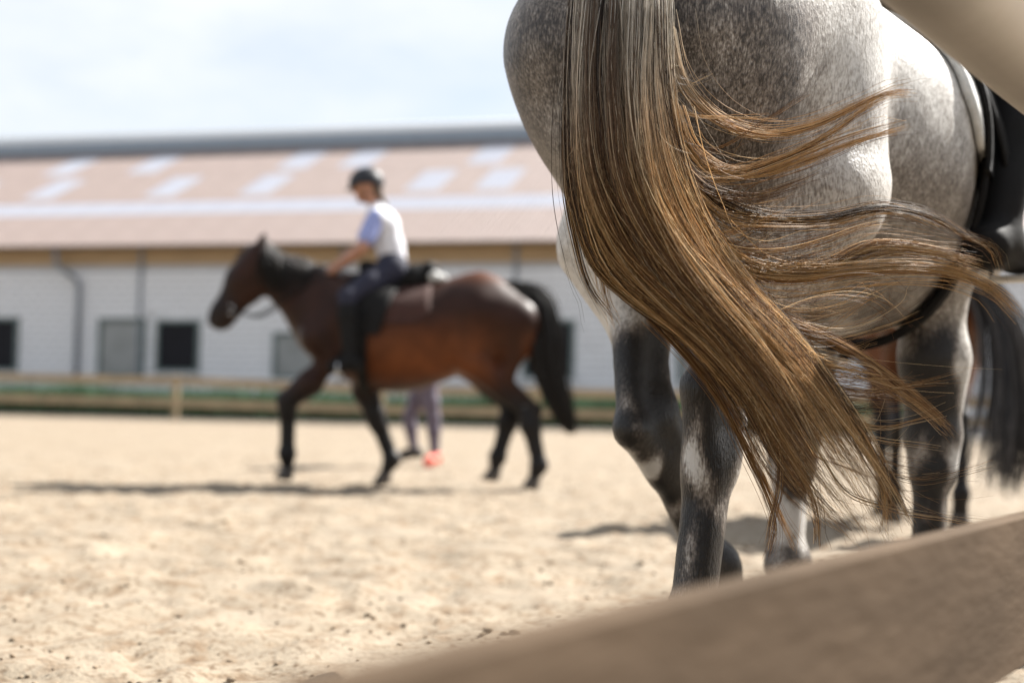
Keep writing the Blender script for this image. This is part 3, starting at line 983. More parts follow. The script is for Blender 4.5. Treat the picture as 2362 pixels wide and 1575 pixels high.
def weeds():
    g = np.random.default_rng(5)
    n = 16000
    u_, v_ = g.uniform(-20, 26, n), g.uniform(9.0, 10.8, n)
    X = -9.9 + .961 * u_ - .276 * v_; Y = 56.0 - .276 * u_ - .961 * v_
    dens = .5 + .5 * vnoise(X, Y * .2, .35, 8)
    h = (.70 + .40 * g.uniform(size=n)) * (.85 + .30 * dens)
    w = g.uniform(.02, .05, n)
    an = g.uniform(0, math.pi, n)
    lean = g.normal(0, .13, (n, 2))
    b0 = np.stack([X - w * np.cos(an), Y - w * np.sin(an), 0 * X + .03], 1)
    b1 = np.stack([X + w * np.cos(an), Y + w * np.sin(an), 0 * X + .03], 1)
    m0 = np.stack([X - w * .8 * np.cos(an) + lean[:, 0] * .4, Y - w * .8 * np.sin(an) + lean[:, 1] * .4, h * .6], 1)
    m1 = np.stack([X + w * .8 * np.cos(an) + lean[:, 0] * .4, Y + w * .8 * np.sin(an) + lean[:, 1] * .4, h * .6], 1)
    tp = np.stack([X + lean[:, 0], Y + lean[:, 1], h], 1)
    V = np.stack([b0, b1, m1, m0, tp], 1).reshape(-1, 3)
    i = 5 * np.arange(n)[:, None]
    F = np.concatenate([i + [0, 1, 2], i + [0, 2, 3], i + [3, 2, 4]])
    c = np.array([.040, .090, .040]) * g.uniform(.6, 1.5, (n, 1)) * np.array([1, 1, 1]) + g.uniform(0, .02, (n, 1))
    M['weed'] = mat('weed_leaf', rough=.6, var=.2, scale=3, attr='col', transl=.25)
    o = link('grass', mesh('grass', V, F, M['weed'], False, np.repeat(c, 5, 0)))
    tag(o, 'strip of tall green grass and weeds behind the arena fence', kind='stuff')
weeds()

# ------------------------------------------------------------------ stable building
BX, BY = -9.9, 56.0                       # a point of the wall line
BU = np.array([.961, -.276])              # along the wall, to the right
BN = np.array([.276, .961])               # inwards
stable = empty('stable_building', (BX, BY, 0), math.atan2(BU[1], BU[0]))
tag(stable, 'long white block stable with a pale red corrugated roof behind the arena', 'building')
def bl(x, y, depth=0.0):
    """photograph pixel -> (along, height) on the plane parallel to the wall, depth inwards"""
    d = CM3 @ np.array([(x - PW / 2) / FPX, -(y - PH / 2) / FPX, -1.0])
    o = np.array([0, 0, CAM_Z])
    p0 = np.array([BX, BY, 0]) + np.array([*BN, 0]) * depth
    t = ((p0 - o)[:2] @ BN) / (d[:2] @ BN)
    p = o + d * t
    return (p[:2] - np.array([BX, BY])) @ BU, p[2]
U0, U1 = bl(-620, 700)[0], bl(2700, 700)[0]
EAVE = bl(600, 566, -.7)[1]
WALLH = EAVE + .25
M['block'] = mat('block_white', (.74, .745, .77), .85, var=.10, scale=2.2, bump=.15, bscale=25)
M['mortar'] = mat('block_mortar', (.44, .44, .455), .95, var=.1, scale=8)
M['roof'] = mat('roof_sheet', (.228, .178, .160), .62, spec=.4, var=.10, scale=1.2)
M['roof_clear'] = mat('roof_skylight_sheet', (.275, .285, .33), .35, spec=.5, var=.05, scale=2)
M['ridge'] = mat('ridge_metal', (.24, .285, .34), .5, spec=.4, var=.08, scale=3)
M['ridge_light'] = mat('ridge_clear_cap', (.80, .82, .84), .2, spec=.6, var=.03, scale=3)
M['fascia'] = mat('soffit_board', (.42, .29, .165), .7, var=.2, scale=4, stretch=(.2, 1, 3))
M['frame'] = mat('window_frame', (.12, .16, .155), .5, var=.1)
M['glass_dark'] = mat('window_dark_glass', (.010, .010, .014), .5, spec=.15, var=.2, scale=1)
M['glass_pale'] = mat('window_pale_glass', (.23, .24, .24), .25, spec=.5, var=.2, scale=1.2)
M['pipe'] = mat('zinc_pipe', (.20, .22, .25), .45, metal=.3, var=.12, scale=6)
M['grass_wall'] = M['block']
openings = []          # (u0, u1, z0, z1, pane material, label)
for x0, x1, y0, y1, gm in ((-55, 44, 733, 856, 'glass_dark'), (224, 336, 735, 866, 'glass_pale'), (358, 462, 738, 858, 'glass_dark'),
                           (628, 738, 768, 872, 'glass_pale'), (1205, 1326, 738, 872, 'glass_dark'), (1560, 1630, 745, 880, 'glass_pale'),
                           (1840, 1950, 760, 800, 'glass_dark')):
    ua, zb = bl(x0, y1); ub, zt = bl(x1, y0)
    openings.append((ua, ub, zb, zt, gm))
wall = MB().box(((U0 + U1) / 2, .20, WALLH / 2), (U1 - U0, .24, WALLH)).build('wall', M['mortar'], stable)
# block courses: the best seen 300 blocks are single parts, the rest one joined part
bw, bh, gap = .56, .27, .034
blk_me = MB().box((0, 0, 0), (bw - gap, .10, bh - gap), .012).build('block', M['block'])
blk_data = blk_me.data
bpy.data.objects.remove(blk_me)
cells, cutb = [], []
zc = .12
row = 0
while zc + bh < WALLH - .92:
    u = U0 + (row % 2) * bw / 2
    while u < U1:
        uc, z_ = u + bw / 2, zc + bh / 2
        if not any(a_ - .12 < uc + bw / 2 and uc - bw / 2 < b_ + .12 and c_ - .12 < z_ + bh / 2 and z_ - bh / 2 < d_ + .12 for a_, b_, c_, d_, _ in openings):
            cells.append((uc, z_))
        else:
            for a_, b_, c_, d_, _ in openings:
                l_, r_, lo_, hi_ = uc - bw / 2 + gap / 2, uc + bw / 2 - gap / 2, z_ - bh / 2 + gap / 2, z_ + bh / 2 - gap / 2
                if not (a_ - .12 < uc + bw / 2 and uc - bw / 2 < b_ + .12 and c_ - .12 < z_ + bh / 2 and z_ - bh / 2 < d_ + .12):
                    continue
                for x0_, x1_, y0_, y1_ in ((l_, min(r_, a_ - .01), lo_, hi_), (max(l_, b_ + .01), r_, lo_, hi_),
                                           (max(l_, a_), min(r_, b_), max(lo_, d_ + .01), hi_), (max(l_, a_ - .0), min(r_, b_), lo_, min(hi_, c_ - .10))):
                    if x1_ - x0_ > .03 and y1_ - y0_ > .03:
                        cutb.append((x0_, x1_, y0_, y1_))
        u += bw
    zc += bh; row += 1
u_l, u_r = bl(20, 700)[0], bl(900, 700)[0]
vis = sorted(cells, key=lambda c: (not (u_l < c[0] < u_r and c[1] > 1.6), random.random()))
rest = MB()
for x0_, x1_, y0_, y1_ in cutb:
    rest.box(((x0_ + x1_) / 2, .069, (y0_ + y1_) / 2), (x1_ - x0_, .10, y1_ - y0_))
for i, (uc, z_) in enumerate(vis):
    off = random.uniform(-.008, .008)
    if i < 300:
        o = link('block', blk_data, stable)
        o.location = (uc, .068 + off, z_)
    else:
        rest.box((uc, .068 + off, z_), (bw - gap, .10, bh - gap))
tag(rest.build('block_courses', M['block'], stable), kind='stuff')
for ua, ub, zb, zt, gm in openings:
    w_ = empty('window', ((ua + ub) / 2, 0, zb)); w_.parent = stable
    W_, H_ = ub - ua, zt - zb
    f = MB()
    for sx_ in (-1, 1):
        f.box((sx_ * (W_ / 2 - .06), .0, H_ / 2), (.12, .16, H_), .01)
    f.box((0, .0, H_ - .06), (W_ - .244, .16, .12), .01).box((0, .0, .06), (W_ - .244, .16, .12), .01)
    f.build('frame', M['frame'], w_)
    MB().box((0, .03, H_ / 2), (W_ - .25, .03, H_ - .25)).build('pane', M[gm], w_)
    MB().box((0, -.06, -.05), (W_ + .16, .26, .07), .01).build('sill', M['block'], w_)
# soffit band and eave
MB().box(((U0 + U1) / 2, .055, WALLH - .46), (U1 - U0, .06, .90), .01).build('soffit_board', M['fascia'], stable)
MB().box(((U0 + U1) / 2, -.31, EAVE + .02), (U1 - U0, .70, .05), .01).build('soffit', M['fascia'], stable)
for x_ in (325, 790, 1190, 1610):
    u_ = bl(x_, 640)[0]
    MB().box((u_, -.03, WALLH / 2 + .6), (.13, .10, WALLH - 1.3), .01).build('wall_post', M['pipe'], stable)
u_a, u_b = bl(131, 580, -.5)[0], bl(187, 660)[0]
MB().tube([(u_a, -.58, EAVE + .02), (u_a, -.56, bl(131, 604)[1]), (u_a + .12, -.50, bl(131, 618)[1]), (u_b - .1, -.22, bl(187, 645)[1]), (u_b, -.16, bl(187, 662)[1]), (u_b, -.16, .2)], .10, 10).build('downpipe', M['pipe'], stable, True)
MB().tube([(U0, -.72, EAVE - .0), (U1, -.72, EAVE - .0)], .05, 8).build('gutter', mat('gutter_metal', (.16, .13, .10), .6), stable, True)
# corrugated roof: sheets in columns and rows
ridge_d = 13.0
RIDGE = bl(600, 345, ridge_d)[1]
pw = 1.56
sl = math.hypot(ridge_d + .8, RIDGE - EAVE)
pitch = math.atan2(RIDGE - EAVE, ridge_d + .8)
def slope_at(x, y):
    nrm = np.array([*(-BN * math.sin(pitch)), math.cos(pitch)])
    p0 = np.array([BX, BY, EAVE]) - np.array([*BN, 0]) * .8
    d = CM3 @ np.array([(x - PW / 2) / FPX, -(y - PH / 2) / FPX, -1.0]); o = np.array([0, 0, CAM_Z])
    p = o + d * (((p0 - o) @ nrm) / (d @ nrm))
    return (p[2] - EAVE) / math.sin(pitch) / sl
rows = [0.0] + [slope_at(600, y) for y in (493, 466, 452, 408, 396, 356)] + [1.0]
def roof_sheet(length):
    n = 18
    Vs, Fs = [], []
    for j, v in enumerate((0, length)):
        for i in range(n + 1):
            x = -pw / 2 - .03 + (pw + .06) * i / n
            Vs.append((x, v, .020 * math.cos(2 * math.pi * x / .28)))
    k = n + 1
    for i in range(n):
        Fs.append([i, i + 1, k + i + 1, k + i])
    Vs += [(x, y, z - .012) for x, y, z in Vs]
    m2 = 2 * k
    for i in range(n):
        Fs.append([m2 + i, m2 + k + i, m2 + k + i + 1, m2 + i + 1])
        Fs.append([i, m2 + i, m2 + i + 1, i + 1])
    return Vs, Fs
sheets = {}
for r in range(7):
    ln = (rows[r + 1] - rows[r]) * sl + .12
    for key in ('roof', 'roof_clear'):
        Vs, Fs = roof_sheet(ln)
        sheets[(r, key)] = mesh('roof_sheet', Vs, Fs, M[key], False)
def roof_uv(x, y):
    """photograph pixel -> (along, up the slope)"""
    nrm = np.array([*(-BN * math.sin(pitch)), math.cos(pitch)])
    p0 = np.array([BX, BY, EAVE]) - np.array([*BN, 0]) * .8
    d = CM3 @ np.array([(x - PW / 2) / FPX, -(y - PH / 2) / FPX, -1.0]); o = np.array([0, 0, CAM_Z])
    p = o + d * (((p0 - o) @ nrm) / (d @ nrm))
    return (p[:2] - np.array([BX, BY])) @ BU
sky_u = {3: [roof_uv(x, 428) for x in (-20, 130, 430, 625, 965, 1150, 1500, 1900)],
         5: [roof_uv(x, 376) for x in (215, 360, 665, 820, 1150, 1420, 1800)]}
ncol = int((U1 - U0) / pw)
for c in range(ncol):
    uc = U0 + (c + .5) * pw
    for r in range(7):
        key = 'roof'
        if r == 1 or (r in sky_u and any(abs(uc - q) <= pw * .5 for q in sky_u[r])):
            key = 'roof_clear'
        o = link('skylight_sheet' if key == 'roof_clear' else 'roof_sheet', sheets[(r, key)], stable)
        s0 = rows[r] * sl
        o.location = (uc, -.8 + s0 * math.cos(pitch), EAVE + .07 + s0 * math.sin(pitch) + .004 * r)
        o.rotation_euler = (pitch, 0, 0)
MB().box(((U0 + U1) / 2, ridge_d + .1, RIDGE + .30), (U1 - U0, .9, .62), .05).build('ridge_vent', M['ridge'], stable)
MB().tube([(U0, ridge_d + .1, RIDGE + .76), (U1, ridge_d + .1, RIDGE + .76)], .30, 12).build('ridge_cap', M['ridge_light'], stable, True)
back = MB().add([(U0, ridge_d + .2, RIDGE + .05), (U1, ridge_d + .2, RIDGE + .05), (U1, 2 * ridge_d, EAVE), (U0, 2 * ridge_d, EAVE)], [[0, 1, 2, 3]])
back.build('rear_roof', M['roof'], stable)
for uu in (U0, U1):
    MB().add([(uu, .3, 0), (uu, 2 * ridge_d - .5, 0), (uu, 2 * ridge_d - .5, EAVE), (uu, ridge_d, RIDGE), (uu, .3, EAVE + .2)], [[0, 1, 2, 3, 4]]).build('gable_wall', M['block'], stable)

# ------------------------------------------------------------------ arena fence at the far side
M['fence'] = mat('fence_pine', (.31, .235, .145), .75, var=.22, scale=5, stretch=(.15, 1, 1), bump=.3, bscale=18)
far = empty('arena_fence', (at(405, 975, 43.0)[0], 43.0, 0))
tag(far, 'two-rail pale wooden fence along the far edge of the arena', 'fence')
fp = [(-520, 858, 905), (-62, 868, 916), (405, 878, 929), (880, 898, 944), (1240, 905, 952), (1700, 914, 962), (2200, 926, 974), (2700, 938, 986)]
zf = lambda x: 44.9 - x * .0046
FP = [(at(x, a_, zf(x)), at(x, b_, zf(x))) for x, a_, b_ in fp]
for a_, b_ in FP:
    MB().box((a_[0], a_[1] + .06, a_[2] / 2 + .05), (.17, .14, a_[2] + .22), .015).build('post', M['fence'], far, world=True)
for (a0, b0_), (a1, b1_) in zip(FP[:-1], FP[1:]):
    for p, q in ((a0, a1), (b0_, b1_)):
        v = q - p; L_ = np.linalg.norm(v)
        Mx = Matrix.Translation(Vector((p + q) / 2) + Vector((0, -.07, 0))) @ Matrix.Rotation(math.atan2(v[1], v[0]), 4, 'Z') @ Matrix.Rotation(-math.asin(v[2] / L_), 4, 'Y')
        MB().box((0, 0, 0), (L_ - .01, .045, .25), .012, Mx).build('rail', M['fence'], far, world=True)

# ------------------------------------------------------------------ the fence in front of the lens
M['rail_dark'] = mat('weathered_board', (.084, .060, .041), .85, spec=.04, var=.28, scale=3.5, stretch=(.6, .6, 2.5), bump=.3, bscale=20)
M['rail_pale'] = mat('shade_painted_rail', rough=.7, var=.12, scale=5, attr='col', bump=.2, bscale=20)
nf = empty('paddock_fence', (.72, 2.0, 0))
tag(nf, 'blurred wooden fence close to the camera, board below and round rail above', 'fence')
FD = np.array([.528, .849])
def fpt(t, off=0.0):
    return np.array([.722, 2.0]) + FD * t + np.array([FD[1], -FD[0]]) * off
p0, p1 = fpt(-3.2), fpt(3.4)
cx = (p0 + p1) / 2
Mx = Matrix.Translation((cx[0], cx[1], .385)) @ Matrix.Rotation(math.atan2(FD[1], FD[0]), 4, 'Z')
MB().box((0, 0, 0), (6.6, .026, .205), .004, Mx).build('board', M['rail_dark'], nf, world=True)
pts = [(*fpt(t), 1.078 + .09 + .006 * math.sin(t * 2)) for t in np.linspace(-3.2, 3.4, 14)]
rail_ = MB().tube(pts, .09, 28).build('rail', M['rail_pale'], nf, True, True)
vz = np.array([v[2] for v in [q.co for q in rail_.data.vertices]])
w_ = smooth(1.05, 1.115, vz)[:, None]          # shaded underside and sunlit upper side painted into the rail colour
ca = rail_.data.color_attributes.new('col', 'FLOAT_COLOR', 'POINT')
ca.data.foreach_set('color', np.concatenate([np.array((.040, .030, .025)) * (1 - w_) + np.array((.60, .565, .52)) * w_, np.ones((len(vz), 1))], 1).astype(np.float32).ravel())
for t in (-2.3, .85, 3.35):
    q = fpt(t, -.09)
    MB().tube([(q[0], q[1], -.1), (q[0], q[1], .7), (q[0], q[1], 1.30), (q[0], q[1], 1.33)], [.075, .072, .07, .05], 16).build('post', M['rail_dark'], nf, True, True)

# ------------------------------------------------------------------ people
def unit(v):
    v = np.array(v, float)
    return v / (np.linalg.norm(v) + 1e-9)

def limb(B, J, sd, inf=0.0, q=1.0, parts=('uarm', 'farm', 'thigh', 'shin', 'foot'), sleeve=1.0, shin_to=1.0, shin_from=0.0):
    sh, el, ha, hi, kn, an, to = [J[k + sd] for k in ('sh', 'el', 'ha', 'hi', 'kn', 'an', 'to')]
    if 'uarm' in parts:
        B.cap(sh, sh + (el - sh) * sleeve, .056 * q + inf, (.056 - .014 * sleeve) * q + inf * 1.3, .04)
    if 'farm' in parts:
        B.cap(el, el * .6 + ha * .4, .041 * q + inf, .040 * q + inf, .03)
        B.cap(el * .6 + ha * .4, ha, .040 * q + inf, .026 * q + inf, .03)
    if 'thigh' in parts:
        B.cap(hi, hi * .5 + kn * .5, .092 * q + inf, .078 * q + inf, .05)
        B.cap(hi * .5 + kn * .5, kn, .078 * q + inf, .056 * q + inf, .04)
    if 'shin' in parts:
        c = kn * .68 + an * .32; e = kn + (an - kn) * shin_to; st = kn + (an - kn) * shin_from
        B.cap(st, c, .054 * q + inf, .056 * q + inf, .03)
        B.cap(c, e, .056 * q + inf, (.056 - .022 * shin_to) * q + inf, .03)
    if 'foot' in parts:
        fw = unit(to - an); dn = unit(an - kn)
        hl = an - fw * .045 * q + dn * .045 * q
        B.cap(an, hl, .038 * q + inf, .034 * q + inf, .02)
        B.cap(hl, to - fw * .05 * q, .034 * q + inf, .036 * q + inf, .03)
        B.cap(to - fw * .05 * q, to, .036 * q + inf, .026 * q + inf, .03)

def trunk(B, J, inf=0.0, q=1.0, low=0.0, legs=False):
    ri = unit(J['shR'] - J['shL'])
    pel, ws, ch, nk = J['pelvis'], J['waist'], J['chest'], J['neck']
    if legs:
        B.cap(J['hiL'], J['hiR'], .098 * q + inf, .098 * q + inf, .05)
        B.cap(pel - ri * .06 * q, ws - ri * .05 * q, .10 * q + inf, .09 * q + inf, .05)
        B.cap(pel + ri * .06 * q, ws + ri * .05 * q, .10 * q + inf, .09 * q + inf, .05)
        return
    p = pel + (ws - pel) * low
    for s_ in (-1, 1):
        B.cap(p + ri * s_ * .06 * q, ws + ri * s_ * .05 * q, .098 * q + inf, .086 * q + inf, .05)
        B.cap(ws + ri * s_ * .05 * q, ch + ri * s_ * .07 * q, .086 * q + inf, .100 * q + inf, .05)
        B.cap(ch + ri * s_ * .07 * q, J['sh' + ('R' if s_ > 0 else 'L')] * .8 + ch * .2, .095 * q + inf, .06 * q + inf, .06)
    B.cap(J['shL'], J['shR'], .055 * q + inf, .055 * q + inf, .05)
    B.cap(ch, nk, .09 * q + inf, .055 * q + inf, .05)

def hand(B, J, sd, q, inner):
    ha, el = J['ha' + sd], J['el' + sd]
    d = unit(ha - el); n = unit(np.cross(d, inner)); inn = unit(np.cross(n, d))
    B.cap(ha, ha + d * .06 * q, .026 * q, .030 * q, .02)
    B.cap(ha + d * .03 * q + n * .014 * q, ha + d * .075 * q + n * .022 * q, .018 * q, .014 * q, .012)
    B.cap(ha + d * .03 * q - n * .014 * q, ha + d * .075 * q - n * .022 * q, .018 * q, .014 * q, .012)
    for i, ln in enumerate((.9, 1.0, .95, .78)):
        o = n * (.030 - .020 * i) * q
        a = ha + d * .078 * q + o
        b = a + (d * .75 + inn * .6) * .036 * ln * q
        c = b + (inn * 1.0 - d * .1) * .028 * ln * q
        e = c + (inn * .5 - d * .8) * .020 * ln * q
        B.chain([(a, .0098 * q), (b, .0092 * q), (c, .0086 * q), (e, .0076 * q)], .006)
    a = ha + d * .03 * q + n * .028 * q
    b = a + (d * .7 + n * .45 + inn * .45) * .035 * q
    B.chain([(a, .0125 * q), (b, .011 * q), (b + (d * .7 + inn * .7) * .028 * q, .009 * q)], .008)

def head(B, J, q):
    c, f = J['head'], unit(J['face'])
    up = unit(c - J['neck']); up = unit(up * .4 + np.array((0, 0, 1.0))); up = unit(up - f * (up @ f)); r = np.cross(f, up)
    B.cap(J['neck'], c - up * .06 * q - f * .02 * q, .050 * q, .052 * q, .03)
    B.cap(c + up * .035 * q - f * .012 * q, c + up * .015 * q + f * .012 * q, .090 * q, .085 * q, .05)
    B.cap(c - up * .01 * q + f * .02 * q, c - up * .080 * q + f * .045 * q, .072 * q, .040 * q, .04)
    B.cap(c - up * .082 * q + f * .070 * q, c - up * .086 * q + f * .062 * q, .020 * q, .022 * q, .03)   # chin
    B.cap(c + up * .022 * q + f * .088 * q, c - up * .018 * q + f * .112 * q, .008 * q, .013 * q, .012)   # nose
    B.cap(c - up * .048 * q + f * .090 * q - r * .014 * q, c - up * .048 * q + f * .090 * q + r * .014 * q, .010 * q, .010 * q, .008)  # lips
    for s_ in (-1, 1):
        B.cap(c + r * s_ * .086 * q + up * .018 * q - f * .005 * q, c + r * s_ * .084 * q - up * .03 * q, .016 * q, .010 * q, .012)
        B.cut(c + r * s_ * .034 * q + up * .018 * q + f * .098 * q, .016 * q, .02)
    return c, f, up, r

def bounds(J, pad=.17):
    A = np.stack([v for k, v in J.items() if k != 'face'])
    return A.min(0) - pad, A.max(0) + pad

def garment(name, B, J, m, root, h, pad=.2):
    lo, hi = bounds(J, pad)
    V, Q = skin(B, lo, hi, h)
    return link(name, mesh(name, V, Q, m, True), root, True)

M['skin'] = mat('skin', (.36, .18, .115), .5, var=.08, scale=18)
M['black_cloth'] = mat('black_cloth', (.018, .018, .022), .8, var=.2, scale=30, bump=.15, bscale=160)
M['navy_cloth'] = mat('navy_cloth', (.016, .017, .034), .8, var=.2, scale=30)
M['white_cloth'] = mat('white_cotton', (.62, .62, .66), .85, var=.05, scale=8, bump=.3, bscale=14)
M['blue_cloth'] = mat('blue_cotton', (.26, .30, .55), .85, var=.06, scale=8)
M['mauve_cloth'] = mat('mauve_leggings', (.105, .085, .115), .7, var=.15, scale=20)
M['teal_cloth'] = mat('grey_top', (.16, .17, .19), .85, var=.1)
M['leather'] = mat('black_leather', (.009, .0085, .0085), .68, spec=.14, var=.25, scale=18, bump=.12, bscale=60)
M['leather_brown'] = mat('brown_leather', (.12, .055, .025), .45, var=.2, scale=14)
M['helmet'] = mat('helmet_velvet', (.012, .013, .018), .55, var=.15, scale=40)
M['steel'] = mat('steel', (.62, .62, .62), .25, metal=1.0, var=.05)
M['tread'] = mat('stirrup_tread', (.62, .60, .56), .6)
M['coral'] = mat('coral_shoe', (.80, .16, .11), .6)
M['shoe_dark'] = mat('dark_shoe', (.05, .045, .04), .7)
M['fleece'] = mat('white_fleece', (.55, .55, .53), .95, var=.1, scale=60, bump=.6, bscale=90)
M['maroon'] = mat('maroon_pad', (.042, .015, .010), .85, var=.2, scale=20, bump=.3, bscale=60)
M['blond_hair'] = mat('straw_hair', (.36, .22, .10), .45, var=.25, scale=50, stretch=(1, 1, .2))
M['brown_hair'] = mat('brown_hair', (.07, .04, .022), .45, var=.25, scale=50, stretch=(1, 1, .2))

def make_person(J, label, q=1.0, h=.012, top='white_cloth', sleeve_m=None, legs='navy_cloth', boots='leather', helmet=True, hair='blond_hair',
                boot_split=.0, shoes=None, group=None, sleeve=.62):
    J = {k: np.array(v, float) for k, v in J.items()}
    root = empty('person', tuple(J['pelvis']))
    tag(root, label, 'person', group)
    B = Body()
    trunk(B, J, 0, q); trunk(B, J, 0, q, legs=True)
    for sd in 'LR':
        limb(B, J, sd, 0, q)
        hand(B, J, sd, q, J.get('palm' + sd, np.array((0, 0, -1.0))))
    c, f, up, r = head(B, J, q)
    garment('body', B, {k: v for k, v in J.items() if not k.startswith('palm')}, M['skin'], root, h)
    Jc = {k: v for k, v in J.items() if not k.startswith('palm')}
    T = Body(); trunk(T, J, .014, q, .12)
    if sleeve_m is None:
        for sd in 'LR': limb(T, J, sd, .014, q, ('uarm',), sleeve)
    garment('shirt', T, Jc, M[top], root, h)
    if sleeve_m:
        for sd in 'LR':
            T = Body(); limb(T, J, sd, .018, q, ('uarm',), sleeve); garment('sleeve', T, Jc, M[sleeve_m], root, h)
    P_ = Body(); trunk(P_, J, .011, q, legs=True)
    for sd in 'LR': limb(P_, J, sd, .011, q, ('thigh', 'shin'), shin_to=.97)
    garment('breeches', P_, Jc, M[legs], root, h)
    for sd in 'LR':
        b_ = Body()
        if shoes is None:
            limb(b_, J, sd, .019, q, ('shin', 'foot'), shin_from=.18)
            garment('boot', b_, Jc, M[boots], root, h)
        else:
            limb(b_, J, sd, .016, q, ('foot',))
            garment('shoe', b_, Jc, M[shoes[sd]], root, h)
    for s_ in (-1, 1):
        e = c + r * s_ * .034 * q + up * .018 * q + f * .080 * q
        MB().tube([e - up * .009, e - up * .005, e, e + up * .005, e + up * .009], [.002, .009, .011, .009, .002], 8).build('eye', M['eye'], root, True, True)
    Hh = Body()
    Hh.cap(c + up * .045 * q - f * .03 * q, c - up * .03 * q - f * .055 * q, .082 * q, .064 * q, .03)
    Hh.cap(c - up * .03 * q - f * .07 * q, J['neck'] - f * .075 * q - up * .03, .045 * q, .028 * q, .03)
    garment('hair', Hh, {'a': c, 'b': J['neck']}, M[hair], root, h * .8)
    if helmet:
        def shell(P):
            d_ = P - (c + up * .035 * q - f * .008 * q)
            a_, b_, e_ = d_ @ f, d_ @ up, d_ @ r
            el_ = np.sqrt((a_ / 1.14)**2 + (b_ / 1.02)**2 + (e_ / .98)**2) - .124 * q
            return np.maximum(el_, -(b_ + .018 * q + .35 * np.minimum(a_, 0) * .8 * 0 - .18 * np.minimum(-a_ - .02, 0) * 0) - .35 * np.clip(-a_, 0, .1))
        K_ = Body(); K_.fn(shell, .01)
        garment('helmet', K_, {'a': c}, M['helmet'], root, h * .7, .2)
        K_ = MB()
        pts = []
        for i in range(11):
            w = -1.1 + 2.2 * i / 10
            pts.append(c + up * .028 * q + f * (.112 * math.cos(w)) * q + r * .108 * math.sin(w) * q)
        o_ = [p + f * .055 * q * math.cos(-1.1 + 2.2 * i / 10) - up * .016 * q for i, p in enumerate(pts)]
        n_ = len(pts)
        V_ = pts + o_ + [p - up * .006 for p in pts] + [p - up * .006 for p in o_]
        F_ = []
        for i in range(n_ - 1):
            F_ += [[i, i + 1, n_ + i + 1, n_ + i], [2 * n_ + i, 3 * n_ + i, 3 * n_ + i + 1, 2 * n_ + i + 1], [n_ + i, n_ + i + 1, 3 * n_ + i + 1, 3 * n_ + i]]
        K_.add(V_, F_).build('helmet_peak', M['helmet'], root, True, True)
        st = [c + r * .09 * q + up * .0, c + r * .078 * q - up * .06 * q + f * .02, c - up * .112 * q + f * .045 * q, c - r * .078 * q - up * .06 * q + f * .02, c - r * .09 * q]
        MB().tube(list(catmull(np.array(st), 17)), .006, 6).build('chin_strap', M['leather'], root, True, True)
    return root

